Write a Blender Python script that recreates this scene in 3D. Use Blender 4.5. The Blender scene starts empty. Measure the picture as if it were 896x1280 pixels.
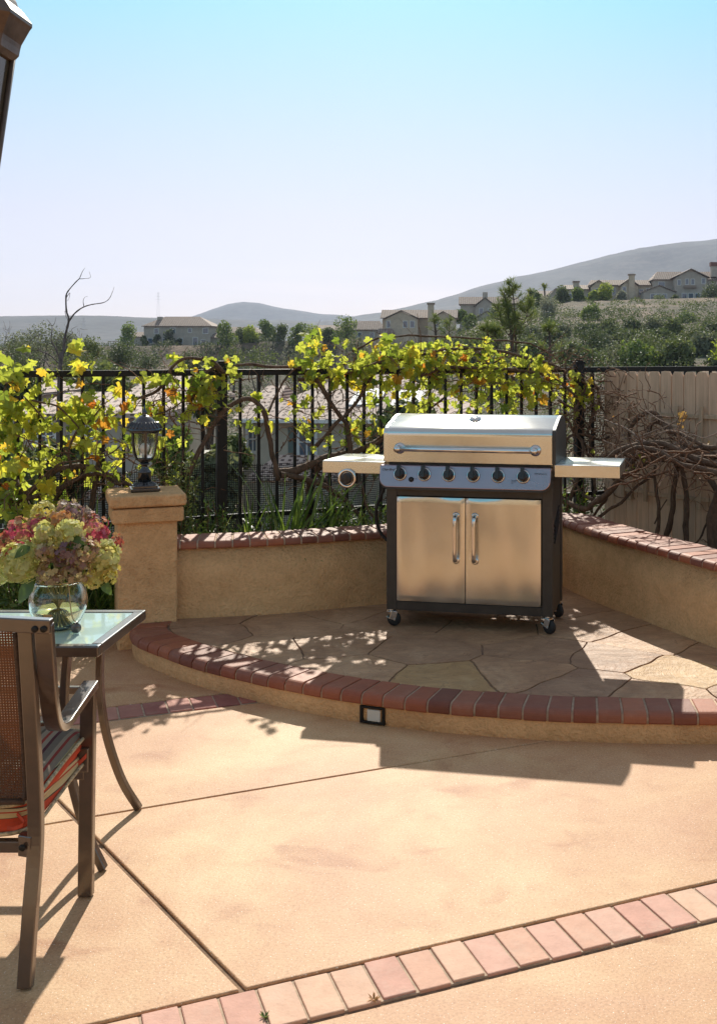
import bpy, math, random
import numpy as np
from mathutils import Vector, Matrix, noise
R = math.radians
PI = math.pi
random.seed(7)
rng = np.random.default_rng(7)
scene = bpy.context.scene
COL = scene.collection
F, CX, CY, EYE = 1350.0, 603.0, 440.0, 1.6      # focal length in photo pixels, principal point, eye height
PT = .13                                         # terrace height

# ------------------------------------------------------------------ helpers
def P(x, y, Z):
    return Vector(((x-CX)/F*Z, Z, EYE-(y-CY)*Z/F))
def lerp(a, b, t): return a+(b-a)*t
def interp(x, keys):
    if x <= keys[0][0]: return keys[0][1]
    for (a, va), (b, vb) in zip(keys, keys[1:]):
        if x <= b: return lerp(va, vb, (x-a)/(b-a))
    return keys[-1][1]
def smooth(x, a, b):
    t = min(1, max(0, (x-a)/(b-a))); return t*t*(3-2*t)

def tag(o, label=None, cat=None, group=None, kind=None):
    if label: o['label'] = label
    if cat: o['category'] = cat
    if group: o['group'] = group
    if kind: o['kind'] = kind
    return o
def thing(name, label, cat, loc=(0, 0, 0), rz=0, group=None):
    o = bpy.data.objects.new(name, None); COL.objects.link(o)
    o.location = loc; o.rotation_euler = (0, 0, rz); o.empty_display_size = .2
    return tag(o, label, cat, group)

def catmull(pts, n=4):
    pts = [Vector(p) for p in pts]
    if len(pts) < 3: return pts
    out = []
    ext = [pts[0]*2-pts[1]]+pts+[pts[-1]*2-pts[-2]]
    for i in range(1, len(ext)-2):
        p0, p1, p2, p3 = ext[i-1:i+3]
        for k in range(n):
            t = k/n
            out.append(.5*((2*p1)+(p2-p0)*t+(2*p0-5*p1+4*p2-p3)*t*t+(3*p1-p0-3*p2+p3)*t**3))
    out.append(pts[-1])
    return out

class MB:
    def __init__(s): s.v = []; s.f = []; s.sm = []
    def add(s, vs, fs, smooth=False):
        b = len(s.v); s.v.extend([tuple(p) for p in vs])
        s.f.extend([tuple(b+i for i in f) for f in fs]); s.sm.extend([smooth]*len(fs)); return s
    def box(s, c, d, rot=None):
        vs = []
        for i in (-.5, .5):
            for j in (-.5, .5):
                for k in (-.5, .5):
                    p = Vector((i*d[0], j*d[1], k*d[2]))
                    if rot is not None: p = rot @ p
                    vs.append(p+Vector(c))
        return s.add(vs, [(0, 1, 3, 2), (4, 6, 7, 5), (0, 4, 5, 1), (2, 3, 7, 6), (0, 2, 6, 4), (1, 5, 7, 3)])
    def span(s, a, b):
        return s.box([(a[i]+b[i])/2 for i in range(3)], [abs(b[i]-a[i]) for i in range(3)])
    def prism(s, poly, z0, z1, smooth_side=False):
        n = len(poly)
        vs = [(p[0], p[1], z0) for p in poly]+[(p[0], p[1], z1) for p in poly]
        a = sum(poly[i][0]*poly[(i+1) % n][1]-poly[(i+1) % n][0]*poly[i][1] for i in range(n))
        if a < 0:
            fs = [tuple(range(n))[::1], tuple(range(2*n-1, n-1, -1))]
            sd = [(i, n+i, n+(i+1) % n, (i+1) % n) for i in range(n)]
        else:
            fs = [tuple(range(n-1, -1, -1)), tuple(range(n, 2*n))]
            sd = [(i, (i+1) % n, n+(i+1) % n, n+i) for i in range(n)]
        s.add(vs, fs+sd); return s
    def tube(s, pts, rad, seg=8, cap=True, sm=True, flat=1.0, up=None):
        pts = [Vector(p) for p in pts]; n = len(pts)
        if not hasattr(rad, '__len__'): rad = [rad]*n
        vs = []; prev = None
        for i, p in enumerate(pts):
            t = (pts[min(i+1, n-1)]-pts[max(i-1, 0)])
            if t.length < 1e-9: t = Vector((0, 0, 1))
            t.normalize()
            if prev is None:
                u = Vector(up) if up else (Vector((0, 0, 1)) if abs(t.z) < .9 else Vector((1, 0, 0)))
                a = t.cross(u).normalized()
            else:
                a = (prev-t*prev.dot(t))
                a = a.normalized() if a.length > 1e-6 else prev
            prev = a; b = t.cross(a)
            for k in range(seg):
                th = 2*PI*k/seg
                vs.append(p+(a*math.cos(th)+b*math.sin(th)*flat)*rad[i])
        fs = [(i*seg+k, i*seg+(k+1) % seg, (i+1)*seg+(k+1) % seg, (i+1)*seg+k) for i in range(n-1) for k in range(seg)]
        s.add(vs, fs, sm)
        if cap:
            b = len(s.v)-len(vs)
            s.f.append(tuple(b+k for k in range(seg-1, -1, -1))); s.f.append(tuple(b+(n-1)*seg+k for k in range(seg))); s.sm += [False, False]
        return s
    def strap(s, pts, side, w, t):
        """flat bar following pts; side = width direction, w width, t thickness"""
        side = Vector(side).normalized(); pts = [Vector(p) for p in pts]; n = len(pts); vs = []
        for i, p in enumerate(pts):
            d = (pts[min(i+1, n-1)]-pts[max(i-1, 0)]).normalized(); nn = d.cross(side).normalized()
            for a, b in ((-1, -1), (1, -1), (1, 1), (-1, 1)): vs.append(p+side*a*w/2+nn*b*t/2)
        fs = [(i*4+k, i*4+(k+1) % 4, (i+1)*4+(k+1) % 4, (i+1)*4+k) for i in range(n-1) for k in range(4)]
        fs += [(3, 2, 1, 0), tuple((n-1)*4+k for k in range(4))]
        return s.add(vs, fs)
    def lathe(s, prof, c=(0, 0, 0), seg=24, rot=None, sm=True):
        c = Vector(c); vs = []; n = len(prof)
        for r, z in prof:
            for k in range(seg):
                th = 2*PI*k/seg; p = Vector((r*math.cos(th), r*math.sin(th), z))
                if rot is not None: p = rot @ p
                vs.append(c+p)
        fs = [(i*seg+k, i*seg+(k+1) % seg, (i+1)*seg+(k+1) % seg, (i+1)*seg+k) for i in range(n-1) for k in range(seg)]
        s.add(vs, fs, sm); b = len(s.v)-len(vs)
        if prof[0][0] > 1e-5: s.f.append(tuple(b+k for k in range(seg-1, -1, -1))); s.sm.append(False)
        if prof[-1][0] > 1e-5: s.f.append(tuple(b+(n-1)*seg+k for k in range(seg))); s.sm.append(False)
        return s
    def build(s, name, m, parent=None, world=False, bevel=0, seg=2, kind=None, label=None, auto=False):
        vs = s.v
        if world and parent is not None:
            r = parent
            while r.parent: r = r.parent
            inv = (Matrix.Translation(r.location) @ r.rotation_euler.to_matrix().to_4x4()).inverted()
            vs = [tuple(inv @ Vector(p)) for p in vs]
        me = bpy.data.meshes.new(name); me.from_pydata([tuple(p) for p in vs], [], s.f)
        me.polygons.foreach_set('use_smooth', s.sm); me.update()
        if m is not None: me.materials.append(m)
        o = bpy.data.objects.new(name, me); COL.objects.link(o)
        if parent is not None: o.parent = parent
        if bevel:
            b = o.modifiers.new('bevel', 'BEVEL'); b.width = bevel; b.segments = seg; b.limit_method = 'ANGLE'; b.angle_limit = R(35); b.harden_normals = False
        if kind: o['kind'] = kind
        if label: o['label'] = label
        return o

def np_mesh(name, V, Fc, m, parent=None, smoothf=False):
    """V (n,3), Fc (m,k) equal-size faces"""
    me = bpy.data.meshes.new(name); V = np.asarray(V, np.float32); Fc = np.asarray(Fc, np.int32)
    k = Fc.shape[1]
    me.vertices.add(len(V)); me.vertices.foreach_set('co', V.ravel())
    me.loops.add(Fc.size); me.loops.foreach_set('vertex_index', Fc.ravel())
    me.polygons.add(len(Fc)); me.polygons.foreach_set('loop_start', np.arange(0, Fc.size, k, dtype=np.int32))
    me.polygons.foreach_set('loop_total', np.full(len(Fc), k, np.int32))
    me.polygons.foreach_set('use_smooth', np.full(len(Fc), smoothf)); me.update(calc_edges=True); me.validate()
    if m is not None: me.materials.append(m)
    o = bpy.data.objects.new(name, me); COL.objects.link(o)
    if parent is not None: o.parent = parent
    return o

def scatter(tv, tf, C, Rm, S):
    """instances of template (tv,tf) at C with rotations Rm and scales S -> V,F"""
    V = np.einsum('nij,kj->nki', Rm, tv)*S[:, None, None]+C[:, None, :]
    n, k = len(C), len(tv)
    Fc = tf[None]+(np.arange(n)*k)[:, None, None]
    return V.reshape(-1, 3), Fc.reshape(-1, tf.shape[1])
def basis(nrm, tip):
    """rotation matrices whose columns are side, tip, normal"""
    nrm = nrm/np.linalg.norm(nrm, axis=1, keepdims=True)
    tip = tip-nrm*np.sum(nrm*tip, 1, keepdims=True); tip = tip/np.maximum(np.linalg.norm(tip, axis=1, keepdims=True), 1e-6)
    side = np.cross(tip, nrm)
    return np.stack([side, tip, nrm], axis=2)

# ------------------------------------------------------------------ materials
def newmat(name):
    m = bpy.data.materials.new(name); m.use_nodes = True
    nt = m.node_tree; b = nt.nodes['Principled BSDF']; return m, nt, b
def N(nt, t, **kw):
    n = nt.nodes.new(t)
    for k, v in kw.items():
        if hasattr(n, k): setattr(n, k, v)
        else: n.inputs[k.replace('_', ' ')].default_value = v
    return n
def coords(nt, scale=(1, 1, 1), obj=True):
    tc = N(nt, 'ShaderNodeTexCoord'); mp = N(nt, 'ShaderNodeMapping'); mp.inputs['Scale'].default_value = scale
    nt.links.new(tc.outputs['Object'], mp.inputs['Vector']); return mp.outputs['Vector']
def noise_fac(nt, vec, scale, detail=4, rough=.6, dist=0):
    n = N(nt, 'ShaderNodeTexNoise'); n.inputs['Scale'].default_value = scale; n.inputs['Detail'].default_value = detail
    n.inputs['Roughness'].default_value = rough; n.inputs['Distortion'].default_value = dist
    if vec is not None: nt.links.new(vec, n.inputs['Vector'])
    return n.outputs['Fac']
def ramp(nt, fac, stops, mode='LINEAR'):
    r = N(nt, 'ShaderNodeValToRGB'); r.color_ramp.interpolation = mode
    e = r.color_ramp.elements
    while len(e) < len(stops): e.new(.5)
    for el, (p, c) in zip(e, stops):
        el.position = p; el.color = (*c, 1) if len(c) == 3 else c
    nt.links.new(fac, r.inputs['Fac']); return r.outputs['Color']
def mix(nt, a, b, fac, mode='MIX'):
    m = N(nt, 'ShaderNodeMix'); m.data_type = 'RGBA'; m.blend_type = mode
    for sock, val in ((m.inputs[6], a), (m.inputs[7], b), (m.inputs[0], fac)):
        if hasattr(val, 'links'): nt.links.new(val, sock)
        elif isinstance(val, (int, float)): sock.default_value = val
        else: sock.default_value = (*val, 1)
    return m.outputs[2]
def bump(nt, b, facs, dist=.01):
    """facs: list of (fac, strength)"""
    prev = None
    for f, st, d in facs:
        n = N(nt, 'ShaderNodeBump'); n.inputs['Strength'].default_value = st; n.inputs['Distance'].default_value = d
        nt.links.new(f, n.inputs['Height'])
        if prev is not None: nt.links.new(prev, n.inputs['Normal'])
        prev = n.outputs['Normal']
    nt.links.new(prev, b.inputs['Normal'])
def island(nt):
    g = N(nt, 'ShaderNodeNewGeometry'); return g.outputs['Random Per Island']

def m_simple(name, c, rough=.5, metal=0, var=.12, nscale=8, bscale=0, bst=.2, bd=.002, spec=None, coat=0):
    m, nt, b = newmat(name); v = coords(nt)
    f = noise_fac(nt, v, nscale, 5, .65)
    d = tuple(x*(1-var*1.6) for x in c); l = tuple(min(1, x*(1+var)) for x in c)
    nt.links.new(ramp(nt, f, [(.3, d), (.7, l)]), b.inputs['Base Color'])
    b.inputs['Roughness'].default_value = rough; b.inputs['Metallic'].default_value = metal
    if spec is not None: b.inputs['Specular IOR Level'].default_value = spec
    if coat: b.inputs['Coat Weight'].default_value = coat; b.inputs['Coat Roughness'].default_value = .15; b.inputs['Coat IOR'].default_value = 1.7
    if bscale: bump(nt, b, [(noise_fac(nt, v, bscale, 4), bst, bd)])
    return m

M = {}
def m_stucco(name, c, bst=.9):
    m, nt, b = newmat(name); v = coords(nt)
    big = noise_fac(nt, v, 1.7, 5, .6); mid = noise_fac(nt, v, 14, 5, .7); fine = noise_fac(nt, v, 70, 3, .6)
    d = (c[0]*.78, c[1]*.74, c[2]*.72)
    c1 = ramp(nt, big, [(.32, d), (.62, c)])
    c2 = mix(nt, c1, ramp(nt, mid, [(.35, (.72, .68, .64)), (.6, (1, 1, 1))]), .45, 'MULTIPLY')
    c2 = mix(nt, c2, ramp(nt, fine, [(.34, (.70, .67, .62)), (.56, (1, 1, 1))]), .4, 'MULTIPLY')
    # fine pits darkened in the colour, standing in for relief shade
    nt.links.new(c2, b.inputs['Base Color']); b.inputs['Roughness'].default_value = .9
    b.inputs['Specular IOR Level'].default_value = .25
    bump(nt, b, [(fine, bst, .014), (mid, .5, .012)])
    return m
M['stucco'] = m_stucco('stucco_ochre', (.84, .52, .26))
M['stucco_grey'] = m_stucco('stucco_weathered', (.46, .36, .22), .5)
M['house_stucco'] = m_stucco('stucco_house', (.62, .50, .34))

def m_concrete():
    m, nt, b = newmat('salt_finish_concrete'); v = coords(nt)
    big = noise_fac(nt, v, .9, 6, .62, .6); mid = noise_fac(nt, v, 4.2, 6, .7, .3); fine = noise_fac(nt, v, 120, 3, .7); grit = noise_fac(nt, v, 210, 1, .5)
    c = ramp(nt, big, [(.3, (.50, .265, .15)), (.5, (.57, .34, .182)), (.66, (.65, .44, .24))])
    c = mix(nt, c, ramp(nt, mid, [(.28, (.66, .50, .42)), (.42, (.9, .82, .76)), (.6, (1, 1, 1))]), .75, 'MULTIPLY')
    # soft dark stains
    v2 = coords(nt, (1, 1.7, 1)); st = noise_fac(nt, v2, 2.3, 3, .5, .8)
    c = mix(nt, c, ramp(nt, st, [(.60, (1, 1, 1)), (.72, (.74, .58, .50))]), .9, 'MULTIPLY')
    c = mix(nt, c, ramp(nt, fine, [(.3, (.74, .68, .62)), (.5, (1, 1, 1)), (.72, (1.14, 1.14, 1.14))]), 1.0, 'MULTIPLY')
    sp = ramp(nt, grit, [(.69, (0, 0, 0)), (.73, (.8, .8, .8))])
    c = mix(nt, c, (.95, .88, .74), sp)
    nt.links.new(c, b.inputs['Base Color'])
    b.inputs['Roughness'].default_value = .62; b.inputs['Specular IOR Level'].default_value = .35
    bump(nt, b, [(fine, .35, .003), (mid, .25, .01)])
    return m
M['concrete'] = m_concrete()
M['joint'] = m_simple('joint_filler', (.24, .15, .09), .95, var=.3, nscale=40, bscale=80, bst=.8)
def m_brick(name, stops, speck=.5, rough=.75, dusty=.35):
    m, nt, b = newmat(name); v = coords(nt)
    c = ramp(nt, island(nt), stops, 'LINEAR')
    mid = noise_fac(nt, v, 16, 6, .7); fine = noise_fac(nt, v, 120, 3)
    c = mix(nt, c, ramp(nt, mid, [(.3, (.62, .58, .56)), (.6, (1, 1, 1))]), speck, 'MULTIPLY')
    dust = noise_fac(nt, v, 7, 6, .75)
    c = mix(nt, c, (.56, .42, .32), mix(nt, (0, 0, 0), ramp(nt, dust, [(.5, (0, 0, 0)), (.75, (1, 1, 1))]), dusty))
    nt.links.new(c, b.inputs['Base Color']); b.inputs['Roughness'].default_value = rough
    bump(nt, b, [(fine, .5, .002), (mid, .4, .005)])
    return m
M['brick_dark'] = m_brick('clay_brick_dark', [(0, (.17, .050, .028)), (.35, (.29, .080, .038)), (.6, (.38, .115, .05)), (.8, (.21, .075, .05)), (1, (.42, .14, .065))], dusty=.12, rough=.6)
M['brick_pale'] = m_brick('clay_brick_pale', [(0, (.62, .33, .25)), (.3, (.66, .40, .29)), (.55, (.70, .43, .27)), (.8, (.58, .29, .22)), (1, (.74, .50, .32))], dusty=.5)
M['brick_mid'] = m_brick('clay_brick_mid', [(0, (.36, .12, .09)), (.4, (.46, .19, .14)), (.7, (.30, .10, .08)), (1, (.50, .24, .17))], dusty=.3)
M['grout'] = m_simple('flagstone_grout', (.30, .20, .14), .95, var=.3, nscale=30, bscale=60, bst=.6)
M['mortar'] = m_simple('mortar', (.48, .36, .26), .95, var=.2, nscale=30, bscale=90, bst=.6)

def m_flag(name, c1, c2, c3):
    m, nt, b = newmat(name); v = coords(nt)
    f = noise_fac(nt, v, 2.6, 7, .7, 1.2); g = noise_fac(nt, coords(nt, (1, 2.2, 1)), 9, 6, .75, .8); h = noise_fac(nt, v, 60, 4)
    c = ramp(nt, f, [(.3, c1), (.52, c2), (.72, c3)])
    c = mix(nt, c, ramp(nt, g, [(.3, (.6, .58, .58)), (.62, (1.1, 1.08, 1.05))]), .7, 'MULTIPLY')
    isl = island(nt)
    c = mix(nt, c, ramp(nt, isl, [(0, (.82, .8, .82)), (1, (1.12, 1.1, 1.04))]), 1.0, 'MULTIPLY')
    nt.links.new(c, b.inputs['Base Color']); b.inputs['Roughness'].default_value = .55
    rd = noise_fac(nt, v, 3.2, 4, .6, 2.0)
    cr = ramp(nt, rd, [(.488, (1, 1, 1)), (.498, (.42, .38, .36)), (.502, (.42, .38, .36)), (.512, (1, 1, 1))])
    fd = ramp(nt, g, [(.42, (0, 0, 0)), (.58, (1, 1, 1))]); c = mix(nt, c, mix(nt, (1, 1, 1), cr, fd), .8, 'MULTIPLY'); nt.links.new(c, b.inputs['Base Color'])
    bump(nt, b, [(f, .8, .03), (g, .7, .012), (h, .4, .003)])
    return m
M['flag'] = m_flag('flagstone_mauve', (.34, .185, .105), (.46, .275, .16), (.58, .38, .235))
M['flag_ochre'] = m_flag('flagstone_ochre', (.46, .27, .11), (.52, .32, .14), (.58, .39, .20))

M['black_metal'] = m_simple('black_powder_coat', (.010, .0095, .009), .5, var=.3, nscale=30, bscale=120, bst=.15, spec=.3)
M['black_paint'] = m_simple('black_gloss_enamel', (.012, .013, .018), .22, var=.2, nscale=20, coat=.6)
M['bronze'] = m_simple('bronze_powder_coat', (.060, .034, .022), .36, var=.15, nscale=25, bscale=200, bst=.08, spec=.7, coat=1)
M['old_bronze'] = m_simple('aged_bronze', (.13, .09, .07), .42, metal=.5, var=.35, nscale=14, bscale=30, bst=.4)
M['cart_paint'] = m_simple('charcoal_enamel', (.040, .034, .029), .42, var=.2, nscale=12, spec=.5)
M['rubber'] = m_simple('black_rubber', (.015, .015, .016), .6, var=.2)
M['chrome'] = m_simple('polished_chrome', (.72, .70, .68), .12, metal=1, var=.05)
M['knob'] = m_simple('black_knob_plastic', (.018, .018, .02), .32, var=.1)
def m_steel(name, col, rough, axis='x'):
    m, nt, b = newmat(name)
    sc = (3, 3, 260) if axis == 'x' else (260, 3, 3)
    f = noise_fac(nt, coords(nt, sc), 3, 3, .6); g = noise_fac(nt, coords(nt), 3.3, 4, .55, .8)
    c = mix(nt, ramp(nt, f, [(.2, tuple(x*.86 for x in col)), (.8, col)]), ramp(nt, g, [(.3, (.82, .79, .75)), (.65, (1, 1, 1))]), .5, 'MULTIPLY')
    nt.links.new(c, b.inputs['Base Color']); b.inputs['Metallic'].default_value = 1
    rr = N(nt, 'ShaderNodeMapRange'); nt.links.new(g, rr.inputs['Value']); rr.inputs['To Min'].default_value = rough*.75; rr.inputs['To Max'].default_value = rough*1.3
    nt.links.new(rr.outputs[0], b.inputs['Roughness'])
    b.inputs['Anisotropic'].default_value = .6
    bump(nt, b, [(f, .05, .0006)])
    return m
M['steel'] = m_steel('brushed_stainless', (.73, .74, .70), .22)
M['steel_lid'] = m_steel('brushed_stainless_lid', (.75, .74, .69), .23)
M['steel_panel'] = m_steel('brushed_stainless_panel', (.42, .32, .36), .28)

M['wood_fence'] = None
def m_wood(name, c):
    m, nt, b = newmat(name)
    g = noise_fac(nt, coords(nt, (40, 40, 2.2)), 1, 5, .7, .4); h = noise_fac(nt, coords(nt), 3, 4)
    cc = ramp(nt, g, [(.3, tuple(x*.72 for x in c)), (.65, c)])
    cc = mix(nt, cc, ramp(nt, h, [(.3, (.8, .78, .76)), (.7, (1.05, 1.05, 1.05))]), .8, 'MULTIPLY')
    cc = mix(nt, cc, ramp(nt, island(nt), [(0, (.84, .84, .84)), (1, (1.1, 1.1, 1.1))]), 1., 'MULTIPLY')
    nt.links.new(cc, b.inputs['Base Color']); b.inputs['Roughness'].default_value = .85
    bump(nt, b, [(g, .5, .003)])
    return m
M['wood_fence'] = m_wood('painted_fence_boards', (.70, .50, .35))
M['trellis'] = m_wood('trellis_slats', (.60, .44, .30))
def m_bark(name, c, hs=60):
    m, nt, b = newmat(name)
    g = noise_fac(nt, coords(nt, (1, 1, .35)), hs, 5, .75, .8); h = noise_fac(nt, coords(nt), 9, 4)
    cc = ramp(nt, g, [(.32, tuple(x*.35 for x in c)), (.62, c)])
    cc = mix(nt, cc, ramp(nt, h, [(.3, (.7, .66, .6)), (.7, (1.15, 1.12, 1.1))]), .8, 'MULTIPLY')
    nt.links.new(cc, b.inputs['Base Color']); b.inputs['Roughness'].default_value = .9
    bump(nt, b, [(g, .9, .008)]); return m
M['vine_bark'] = m_bark('vine_bark', (.17, .105, .07))
M['twig'] = m_bark('vine_cane', (.27, .15, .09), 90)
M['twig_pale'] = m_bark('vine_cane_pale', (.42, .31, .25), 90)
M['tree_bark'] = m_bark('tree_bark', (.13, .10, .08), 8)
M['dead_wood'] = m_bark('dead_branch', (.15, .12, .115), 14)

def m_leaf(name, stops, trans=.5, rough=.45, per='island', tmul=1.5):
    m, nt, b = newmat(name)
    c = ramp(nt, island(nt), stops)
    v = coords(nt)
    c = mix(nt, c, ramp(nt, noise_fac(nt, v, 45, 4), [(.3, (.72, .76, .6)), (.65, (1.05, 1.05, 1))]), .6, 'MULTIPLY')
    nt.links.new(c, b.inputs['Base Color']); b.inputs['Roughness'].default_value = rough
    t = N(nt, 'ShaderNodeBsdfTranslucent')
    c2 = mix(nt, c, (tmul, tmul*1.02, tmul*.75), 1., 'MULTIPLY'); nt.links.new(c2, t.inputs['Color'])
    mx = N(nt, 'ShaderNodeMixShader'); mx.inputs[0].default_value = trans
    nt.links.new(b.outputs[0], mx.inputs[1]); nt.links.new(t.outputs[0], mx.inputs[2])
    nt.links.new(mx.outputs[0], nt.nodes['Material Output'].inputs['Surface'])
    return m
M['vine_leaf'] = m_leaf('grape_leaves', [(0, (.12, .19, .035)), (.2, (.27, .31, .05)), (.45, (.42, .44, .08)), (.75, (.47, .48, .09)), (.90, (.62, .55, .07)), (.955, (.62, .36, .05)), (1, (.40, .12, .03))], .62, tmul=1.45)
M['grass_blade'] = m_leaf('strap_grass', [(0, (.07, .12, .025)), (.5, (.12, .19, .04)), (.85, (.20, .27, .06)), (1, (.36, .33, .14))], .4)
M['herb_leaf'] = m_leaf('herb_leaves', [(0, (.05, .09, .02)), (.5, (.09, .15, .035)), (1, (.19, .24, .07))], .35)
M['dry_leaf'] = m_leaf('dry_leaves', [(0, (.30, .16, .07)), (.5, (.44, .27, .10)), (1, (.40, .20, .06))], .4)
def foliage(name, a, b_, c, tr=.3): return m_leaf(name, [(0, a), (.5, b_), (1, c)], tr, .6)
M['fol_olive'] = foliage('foliage_olive', (.06, .08, .028), (.11, .135, .045), (.19, .21, .08))
M['fol_green'] = foliage('foliage_green', (.07, .11, .03), (.14, .19, .045), (.26, .30, .07))
M['fol_dark'] = foliage('foliage_dark', (.05, .068, .03), (.08, .10, .042), (.13, .15, .065))
M['fol_grey'] = foliage('foliage_greygreen', (.09, .10, .06), (.14, .155, .09), (.22, .225, .14))
M['fol_silver'] = foliage('foliage_silver', (.18, .18, .15), (.28, .28, .23), (.38, .37, .30))
M['fol_yellow'] = foliage('foliage_yellowgreen', (.14, .19, .03), (.26, .31, .05), (.38, .38, .07), .45)
M['fol_pine'] = foliage('pine_needles', (.08, .11, .035), (.15, .19, .055), (.26, .27, .09), .35)

# ------------------------------------------------------------------ camera, light, sky
cam = bpy.data.cameras.new('camera'); co = bpy.data.objects.new('camera', cam); COL.objects.link(co)
co.location = (0, 0, EYE); co.rotation_euler = (PI/2, 0, 0)
cam.sensor_fit = 'VERTICAL'; cam.sensor_height = 36; cam.lens = 36*F/1280
cam.shift_x = (448-CX)/1280; cam.shift_y = -(640-CY)/1280
cam.clip_start = .05; cam.clip_end = 30000
scene.camera = co
SUN_EL = 36.0; SUN_AZ = -4.6          # degrees from +Y, negative = to the left
sl = bpy.data.lights.new('sun', 'SUN'); sl.energy = 3.5; sl.angle = R(.5); sl.color = (1, .93, .80)
so = bpy.data.objects.new('sun', sl); COL.objects.link(so)
sd = Vector((math.sin(R(SUN_AZ))*math.cos(R(SUN_EL)), math.cos(R(SUN_AZ))*math.cos(R(SUN_EL)), math.sin(R(SUN_EL))))
so.rotation_euler = sd.to_track_quat('Z', 'Y').to_euler(); so.location = (0, 0, 20)
w = bpy.data.worlds.new('World'); scene.world = w; w.use_nodes = True
nt = w.node_tree; bg = nt.nodes['Background']
sky = nt.nodes.new('ShaderNodeTexSky'); sky.sky_type = 'NISHITA'; sky.sun_disc = False
sky.sun_elevation = R(SUN_EL); sky.sun_rotation = R(SUN_AZ); sky.altitude = 200; sky.air_density = 1.0; sky.dust_density = 1.2; sky.ozone_density = 1.0
tcw = nt.nodes.new('ShaderNodeTexCoord'); sp3 = nt.nodes.new('ShaderNodeSeparateXYZ'); nt.links.new(tcw.outputs['Generated'], sp3.inputs[0])
grad = ramp(nt, sp3.outputs[2], [(0, (5.3, 4.6, 4.6)), (.05, (4.4, 4.05, 4.7)), (.12, (3.75, 3.7, 4.6)), (.19, (2.8, 3.7, 4.8)), (.31, (.9, 3.8, 5.0)), (.55, (1.9, 2.3, 2.8)), (1, (2.2, 2.2, 2.3))])
cl = N(nt, 'ShaderNodeMapping'); cl.inputs['Scale'].default_value = (1.5, 1.5, 16); nt.links.new(tcw.outputs['Generated'], cl.inputs['Vector'])
cf = ramp(nt, noise_fac(nt, cl.outputs[0], 2.2, 5, .6, .3), [(.5, (0, 0, 0)), (.75, (.55, .55, .55))])
cm = ramp(nt, sp3.outputs[2], [(0, (.2, .2, .2)), (.03, (1, 1, 1)), (.09, (0, 0, 0))])
grad = mix(nt, grad, (7.0, 5.6, 5.2), mix(nt, cf, cm, 1.0, 'MULTIPLY'))
skc = mix(nt, sky.outputs[0], grad, .82)
nt.links.new(skc, bg.inputs[0]); bg.inputs[1].default_value = .10
vs_ = scene.view_settings; vs_.view_transform = 'Standard'; vs_.look = 'None'; vs_.gamma = 1; vs_.exposure = .82
vs_.use_curve_mapping = False
scene.render.engine = 'CYCLES'
scene.cycles.max_bounces = 8; scene.cycles.transparent_max_bounces = 16; scene.cycles.volume_bounces = 0
scene.cycles.sample_clamp_indirect = 8

# ------------------------------------------------------------------ terrain
def h300(c):
    y = interp(c, [(-300, 438), (0, 436), (110, 434), (280, 432), (330, 428), (470, 424), (570, 412), (600, 402), (660, 388), (710, 378), (896, 375), (1300, 372)])
    return EYE+(440-y)*300/F
LK = [(7, -.5), (9, -.6), (15, -3.6), (30, -5.2), (60, -6.2), (110, -8), (250, -7), (272, -2.5)]
RK = [(7, -.5), (9, -.6), (15, -3.6), (30, -5.2), (60, -5.2), (100, -2.2), (200, 6.5)]
def T(X, Y):
    r = math.hypot(X, Y)
    if Y < .2*r: c = 603+F*math.copysign(5, X); front = 0
    else: c = 603+F*X/Y; front = smooth(Y/max(r, .01), .2, .55)
    rr = max(r, 1)
    tail = [(300, h300(c)), (315, h300(c)), (420, -4), (800, -20), (20000, -20)]
    zl = interp(rr, LK+[(284, h300(c))]+tail); zr = interp(rr, RK+[(285, h300(c)-.3)]+tail)
    z = lerp(zl, zr, smooth(c, 470, 620))
    n = noise.noise(Vector((X*.02, Y*.02, 3)))*1.0+noise.noise(Vector((X*.07, Y*.07, 9)))*.5
    if 60 < r < 1000: z += n*smooth(r, 60, 120)*(1-smooth(r, 255, 285))*1.3
    back = interp(rr, [(7, -.5), (40, -.8), (200, -3), (800, -20), (20000, -20)])
    return lerp(back, z, front)
V = [(0, 0, -.5)]; Fq = []; NA = 360
radii = [7.5, 9, 11, 13, 16, 20, 25, 32, 40, 50, 62, 75, 90]+[100+10*i for i in range(16)]+[258, 264, 269, 273, 277, 281, 284, 290, 300, 315, 340, 380, 420, 500, 650, 800, 1200, 2000, 3500, 6000, 9000]
angs = []
for k in range(220): angs.append(-32+64*k/219)
for k in range(1, 80): angs.append(32+296*k/80)
for r in radii:
    for a in angs:
        X = r*math.sin(R(a)); Y = r*math.cos(R(a)); V.append((X, Y, T(X, Y)))
na = len(angs)
mb = MB(); mb.v = V
for k in range(na): mb.f.append((0, 1+(k+1) % na, 1+k)); mb.sm.append(True)
for i in range(len(radii)-1):
    for k in range(na):
        a = 1+i*na+k; b = 1+i*na+(k+1) % na; mb.f.append((a, b, b+na, a+na)); mb.sm.append(True)
def m_terrain():
    m, nt, b = newmat('dry_slope'); v = coords(nt)
    a = noise_fac(nt, v, .05, 6, .7); g = noise_fac(nt, v, .6, 6, .75)
    c = ramp(nt, a, [(.36, (.06, .065, .03)), (.50, (.13, .10, .065)), (.62, (.25, .175, .125))])
    c = mix(nt, c, ramp(nt, g, [(.35, (.45, .5, .4)), (.6, (1.1, 1.05, 1))]), .9, 'MULTIPLY')
    nt.links.new(c, b.inputs['Base Color']); b.inputs['Roughness'].default_value = .95
    bump(nt, b, [(g, 1, .6)]); return m
terr = mb.build('terrain', m_terrain(), kind='structure')

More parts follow.
